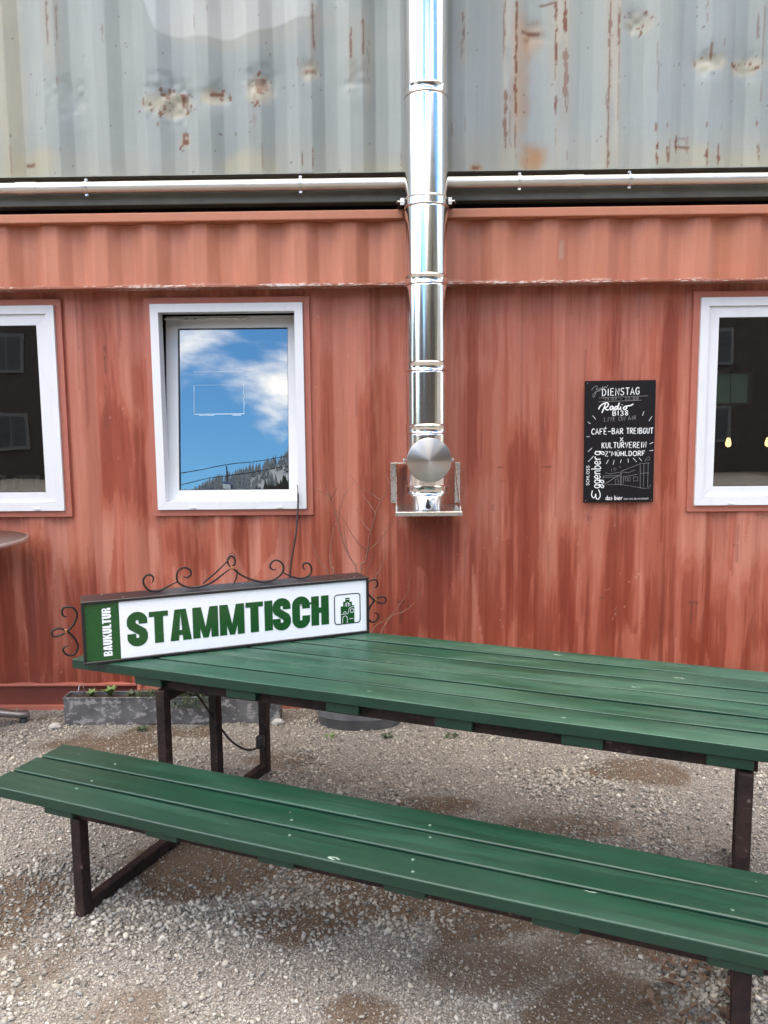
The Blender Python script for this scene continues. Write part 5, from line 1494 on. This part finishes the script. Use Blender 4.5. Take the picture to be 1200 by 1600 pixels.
MB().lathe([(.001, .055), (.055, .06), (.060, .10), (.045, .16), (.036, .19)], 28).build('hub', M['alu'], bt, smooth=True, angle=40)
for k in range(4):
    a = R(-4+90*k) if k != 0 else R(-4)
    a = (R(38), R(-46), R(134), R(226))[k]
    d = Vector((math.cos(a), math.sin(a), 0))
    sec = [(.03, .085, .052, .034), (.12, .105, .050, .030), (.22, .082, .044, .026), (.31, .050, .036, .022), (.365, .040, .032, .024), (.375, .034, .022, .016)]
    mb = MB(); sg = 12
    side = Vector((-d.y, d.x, 0))
    for (r, z, w, h) in sec:
        for j in range(sg):
            th = 2*PI*j/sg
            mb.v.append(tuple(d*r+side*math.cos(th)*w*.8+Vector((0, 0, z+math.sin(th)*h))))
    for i in range(len(sec)-1):
        for j in range(sg):
            l = (j+1) % sg
            mb.f.append((i*sg+j, i*sg+l, (i+1)*sg+l, (i+1)*sg+j))
    mb.f.append(tuple((len(sec)-1)*sg+j for j in range(sg)))
    ft = mb.build('foot', M['alu'], bt, smooth=True)
    p = d*.340
    MB().lathe([(.022, .0), (.024, .006), (.016, .022)], 16, (p.x, p.y, 0), cap0=True).build('levelling_pad', M['black'], ft)

# ------------------------------------------------------------------ inside the windows
M['card_pale'] = simple('pale_printed_card', (0.50, 0.55, 0.50), 0.4, 0, 0.3, 60)
M['card_dark'] = simple('dark_printed_picture', (0.05, 0.05, 0.045), 0.4, 0, 0.6, 70)
M['card_red'] = simple('brown_card_panel', (0.20, 0.085, 0.06), 0.5)
for (x0, x1, z1, lb) in ((-2.45, -2.335, 1.415, 'pale card on the sill inside the left-hand window'), (-2.285, -2.125, 1.412, 'framed picture card on the sill inside the left-hand window')):
    cd = empty('picture_card', ((x0+x1)/2, 0.085, 1.318)); cd.rotation_euler = (R(-8), 0, R(4)); tag(cd, lb, 'card')
    w = (x1-x0)/2; h = z1-1.318
    MB().box(-w, w, 0, .003, 0, h).build('card', M['card_pale'], cd)
    MB().box(-w*.45, w*.62, -.001, -.0002, h*.08, h*.85).build('picture', M['card_dark'], cd)
    MB().box(-w*.9, -w*.5, -.001, -.0002, h*.08, h*.9).build('side_panel', M['card_red'], cd)
MB().box(-2.76, -1.98, 0.058, 0.20, 1.286, 1.316).build('window_sill', M['pvc'], red)
def m_bulb():
    q = NT('warm_bulb'); q.base((1, .7, .35)); q.b.inputs['Emission Color'].default_value = (1.0, 0.62, 0.25, 1); q.b.inputs['Emission Strength'].default_value = 1.6
    return q.m
M['bulb'] = m_bulb()
for i, (x, lb) in enumerate(((2.372, 'small lit pendant lamp behind the right-hand window, nearer its left frame'), (2.650, 'small lit pendant lamp behind the right-hand window at the picture edge'))):
    e = empty('pendant_lamp', (x, 1.0, 1.515)); tag(e, lb, 'lamp', 'lit pendant lamps inside')
    MB().lathe([(.004, .0), (.017, .008), (.020, .028), (.012, .058), (.009, .066)], 16, cap0=True).build('bulb', M['bulb'], e, smooth=True)
    MB().lathe([(.014, .066), (.016, .07), (.012, .115), (.004, .125)], 14).build('socket', M['black'], e)
    MB().tube([(0, 0, .12), (0, 0, 1.18)], .003, 6).build('cord', M['black'], e)

# ------------------------------------------------------------------ what stands across the yard (mirrored in panes and flue)
M['timber'] = simple('dark_timber_cladding', (0.022, 0.014, 0.011), 0.75, 0, 0.3, 3, 0.2)
M['roof_tile'] = simple('dark_roof_tiles', (0.035, 0.029, 0.027), 0.8)
M['old_frame'] = simple('weathered_window_frames', (0.07, 0.07, 0.068), 0.6)
M['render'] = simple('pale_house_render', (0.42, 0.40, 0.37), 0.85)
M['trunk'] = simple('grey_bark', (0.10, 0.085, 0.07), 0.9, 0, 0.3, 12)
def house(loc, rz, w, d, h, label, wall):
    e = empty('house', loc, rz); tag(e, label, 'house')
    MB().box(-w/2, w/2, -d/2, d/2, -.2, h).build('wall', wall, e)
    ov = .8; rh = w*.22
    mb = MB()
    for s in (-1, 1):
        mb.add([(s*(w/2+ov), -d/2-ov, h-.25), (0, -d/2-ov, h+rh), (0, d/2+ov, h+rh), (s*(w/2+ov), d/2+ov, h-.25),
                (s*(w/2+ov), -d/2-ov, h-.05), (0, -d/2-ov, h+rh+.2), (0, d/2+ov, h+rh+.2), (s*(w/2+ov), d/2+ov, h-.05)],
               [(0, 1, 2, 3), (4, 7, 6, 5), (0, 4, 5, 1), (3, 2, 6, 7), (0, 3, 7, 4)])
    mb.build('roof', M['roof_tile'], e)
    for y in (-d/2, d/2):
        MB().add([(-w/2, y, h), (w/2, y, h), (0, y, h+rh)], [(0, 1, 2)]).build('gable', wall, e)
    for fz in (1.0, 3.7):
        if fz > h-1.4: continue
        n = int(w//2.6)
        for k in range(n):
            x = -w/2+(k+.5)*w/n
            f = MB().box(x-.62, x+.62, d/2, d/2+.05, fz, fz+1.3).build('window', M['old_frame'], e)
            MB().box(x-.5, x-.03, d/2+.051, d/2+.06, fz+.12, fz+1.18).build('pane', M['black'], f)
            MB().box(x+.03, x+.5, d/2+.051, d/2+.06, fz+.12, fz+1.18).build('pane', M['black'], f)
house((13.5, -27.0, 0), R(8), 13, 9, 5.6, 'dark timber house across the yard, mirrored in the right-hand window', M['timber'])
house((-1.5, -31.0, 0), R(-3), 16, 8, 2.9, 'long low timber shed added unseen across the yard to block the horizon in reflections', M['timber'])  # added with both end houses, unseen, to block the horizon in reflections
house((31, -13.0, 0), R(62), 14, 9, 5.8, 'pale rendered house added unseen at the right-hand end of the yard', M['render'])
house((-33, -10.0, 0), R(-65), 12, 9, 5.2, 'dark timber house added unseen at the left-hand end of the yard', M['timber'])
house((-15.5, -26.0, 0), R(-12), 11, 9, 5.8, 'dark timber house across the yard, mirrored in the left-hand window', M['timber'])

def hill(name, label, y0, y1, base, fn, seed, mat_g, tree_mat, n_trees, th):
    xs = np.linspace(-420, 520, 70); ys = np.linspace(y0, y1, 16)
    X, Y = np.meshgrid(xs, ys)
    t = (Y-y0)/(y1-y0)
    Z = base + fn(X)*sstep(0, 1, t) + (fbm(X*.02, Y*.02, seed, 4)-.5)*8*t
    n, m = X.shape; idx = np.arange(n*m).reshape(n, m)
    f = np.stack([idx[:-1,:-1].ravel(), idx[1:,:-1].ravel(), idx[1:,1:].ravel(), idx[:-1,1:].ravel()], 1)
    me = bpy.data.meshes.new(name); me.from_pydata(np.stack([X.ravel(), Y.ravel(), Z.ravel()], 1).tolist(), [], f.tolist()); me.update()
    me.materials.append(mat_g)
    o = bpy.data.objects.new(name, me); COL.objects.link(o); tag(o, kind='structure')
    g = np.random.default_rng(seed)
    tx = g.uniform(-420, 520, n_trees); ty = y0+(y1-y0)*g.uniform(.05, 1.0, n_trees)
    tt = (ty-y0)/(y1-y0)
    tz = base + fn(tx)*sstep(0, 1, tt) + (fbm(tx*.02, ty*.02, seed, 4)-.5)*8*tt
    V = []; F = []
    for x, y, z in zip(tx, ty, tz):
        h = th*g.uniform(.6, 1.25); r = h*g.uniform(.15, .22)
        for (zz, rr, zt_) in ((.05, 1.0, .50), (.32, .75, .78), (.58, .5, 1.0)):
            b = len(V); ph = g.uniform(0, 6)
            for k in range(6):
                a = ph+k*PI/3
                V.append((x+r*rr*math.cos(a)*g.uniform(.8, 1.2), y+r*rr*math.sin(a)*g.uniform(.8, 1.2), z+h*zz))
            V.append((x, y, z+h*zt_))
            F += [(b+k, b+(k+1) % 6, b+6) for k in range(6)]
    me = bpy.data.meshes.new('conifer_forest'); me.from_pydata(V, [], F); me.update(); me.materials.append(tree_mat)
    o = bpy.data.objects.new('conifer_forest', me); COL.objects.link(o)
    tag(o, label, 'forest', kind='stuff')
M['hillgrass'] = simple('winter_hill_floor', (0.075, 0.070, 0.045), 0.95, 0, 0.4, .05)
M['conifer'] = simple('dark_conifer', (0.022, 0.032, 0.022), 0.9, 0, 0.5, .2)
M['snow_haze_conifer'] = simple('hazy_snow_conifer', (0.20, 0.23, 0.26), 0.9, 0, 0.4, .1)  # snow and distance haze both put into these two pale colours
M['snow_haze_hill'] = simple('hazy_snow_slope', (0.34, 0.37, 0.40), 0.95, 0, 0.3, .05)
hill('hillside', 'dark conifer forest on the slope across the yard', -95, -330, 0, lambda x: np.clip(35+(x+62)*.46, 12, 150), 71, M['hillgrass'], M['conifer'], 6500, 6.5)
hill('far_hillside', 'snow-dusted forest with haze in its pale colour on the far mountain slope', -480, -900, -5, lambda x: np.clip(132+(x+200)*.40, 60, 320), 73, M['snow_haze_hill'], M['snow_haze_conifer'], 4500, 14)

# ropeway mirrored in the tilted pane
M['rope'] = simple('dark_steel_rope', (0.03, 0.03, 0.035), 0.6)
M['cabin'] = simple('blue_cabin_paint', (0.05, 0.09, 0.22), 0.4)
for dz, lb in ((0.0, 'upper steel ropeway cable mirrored in the tilted pane'), (-1.9, 'lower steel ropeway cable mirrored in the tilted pane')):
    o = MB().tube([(-150, -120, 4.4+dz), (-90, -120, 12.6+dz), (-32.6, -120, 21.7+dz), (-17.3, -120, 24.0+dz), (40, -120, 32.0+dz), (120, -120, 44+dz)], 0.075, 6).build('ropeway_cable', M['rope'], None)
    tag(o, lb, 'cable', 'ropeway cables')
cab = empty('cable_car', (-27.4, -120, 17.6)); tag(cab, 'small cable car hanging from the ropeway, mirrored in the tilted pane', 'cable car')
MB().bevbox(-.85, .85, -.8, .8, 0, 2.0, .25, 2).build('cabin', M['cabin'], cab)
MB().bevbox(-.7, .7, .79, .83, .85, 1.6, .01, 1).build('window', M['pale_blue'], cab)
MB().tube([(0, 0, 2.0), (0, 0, 3.4), (0, .3, 4.6)], .12, 8).build('hanger', M['rope'], cab)
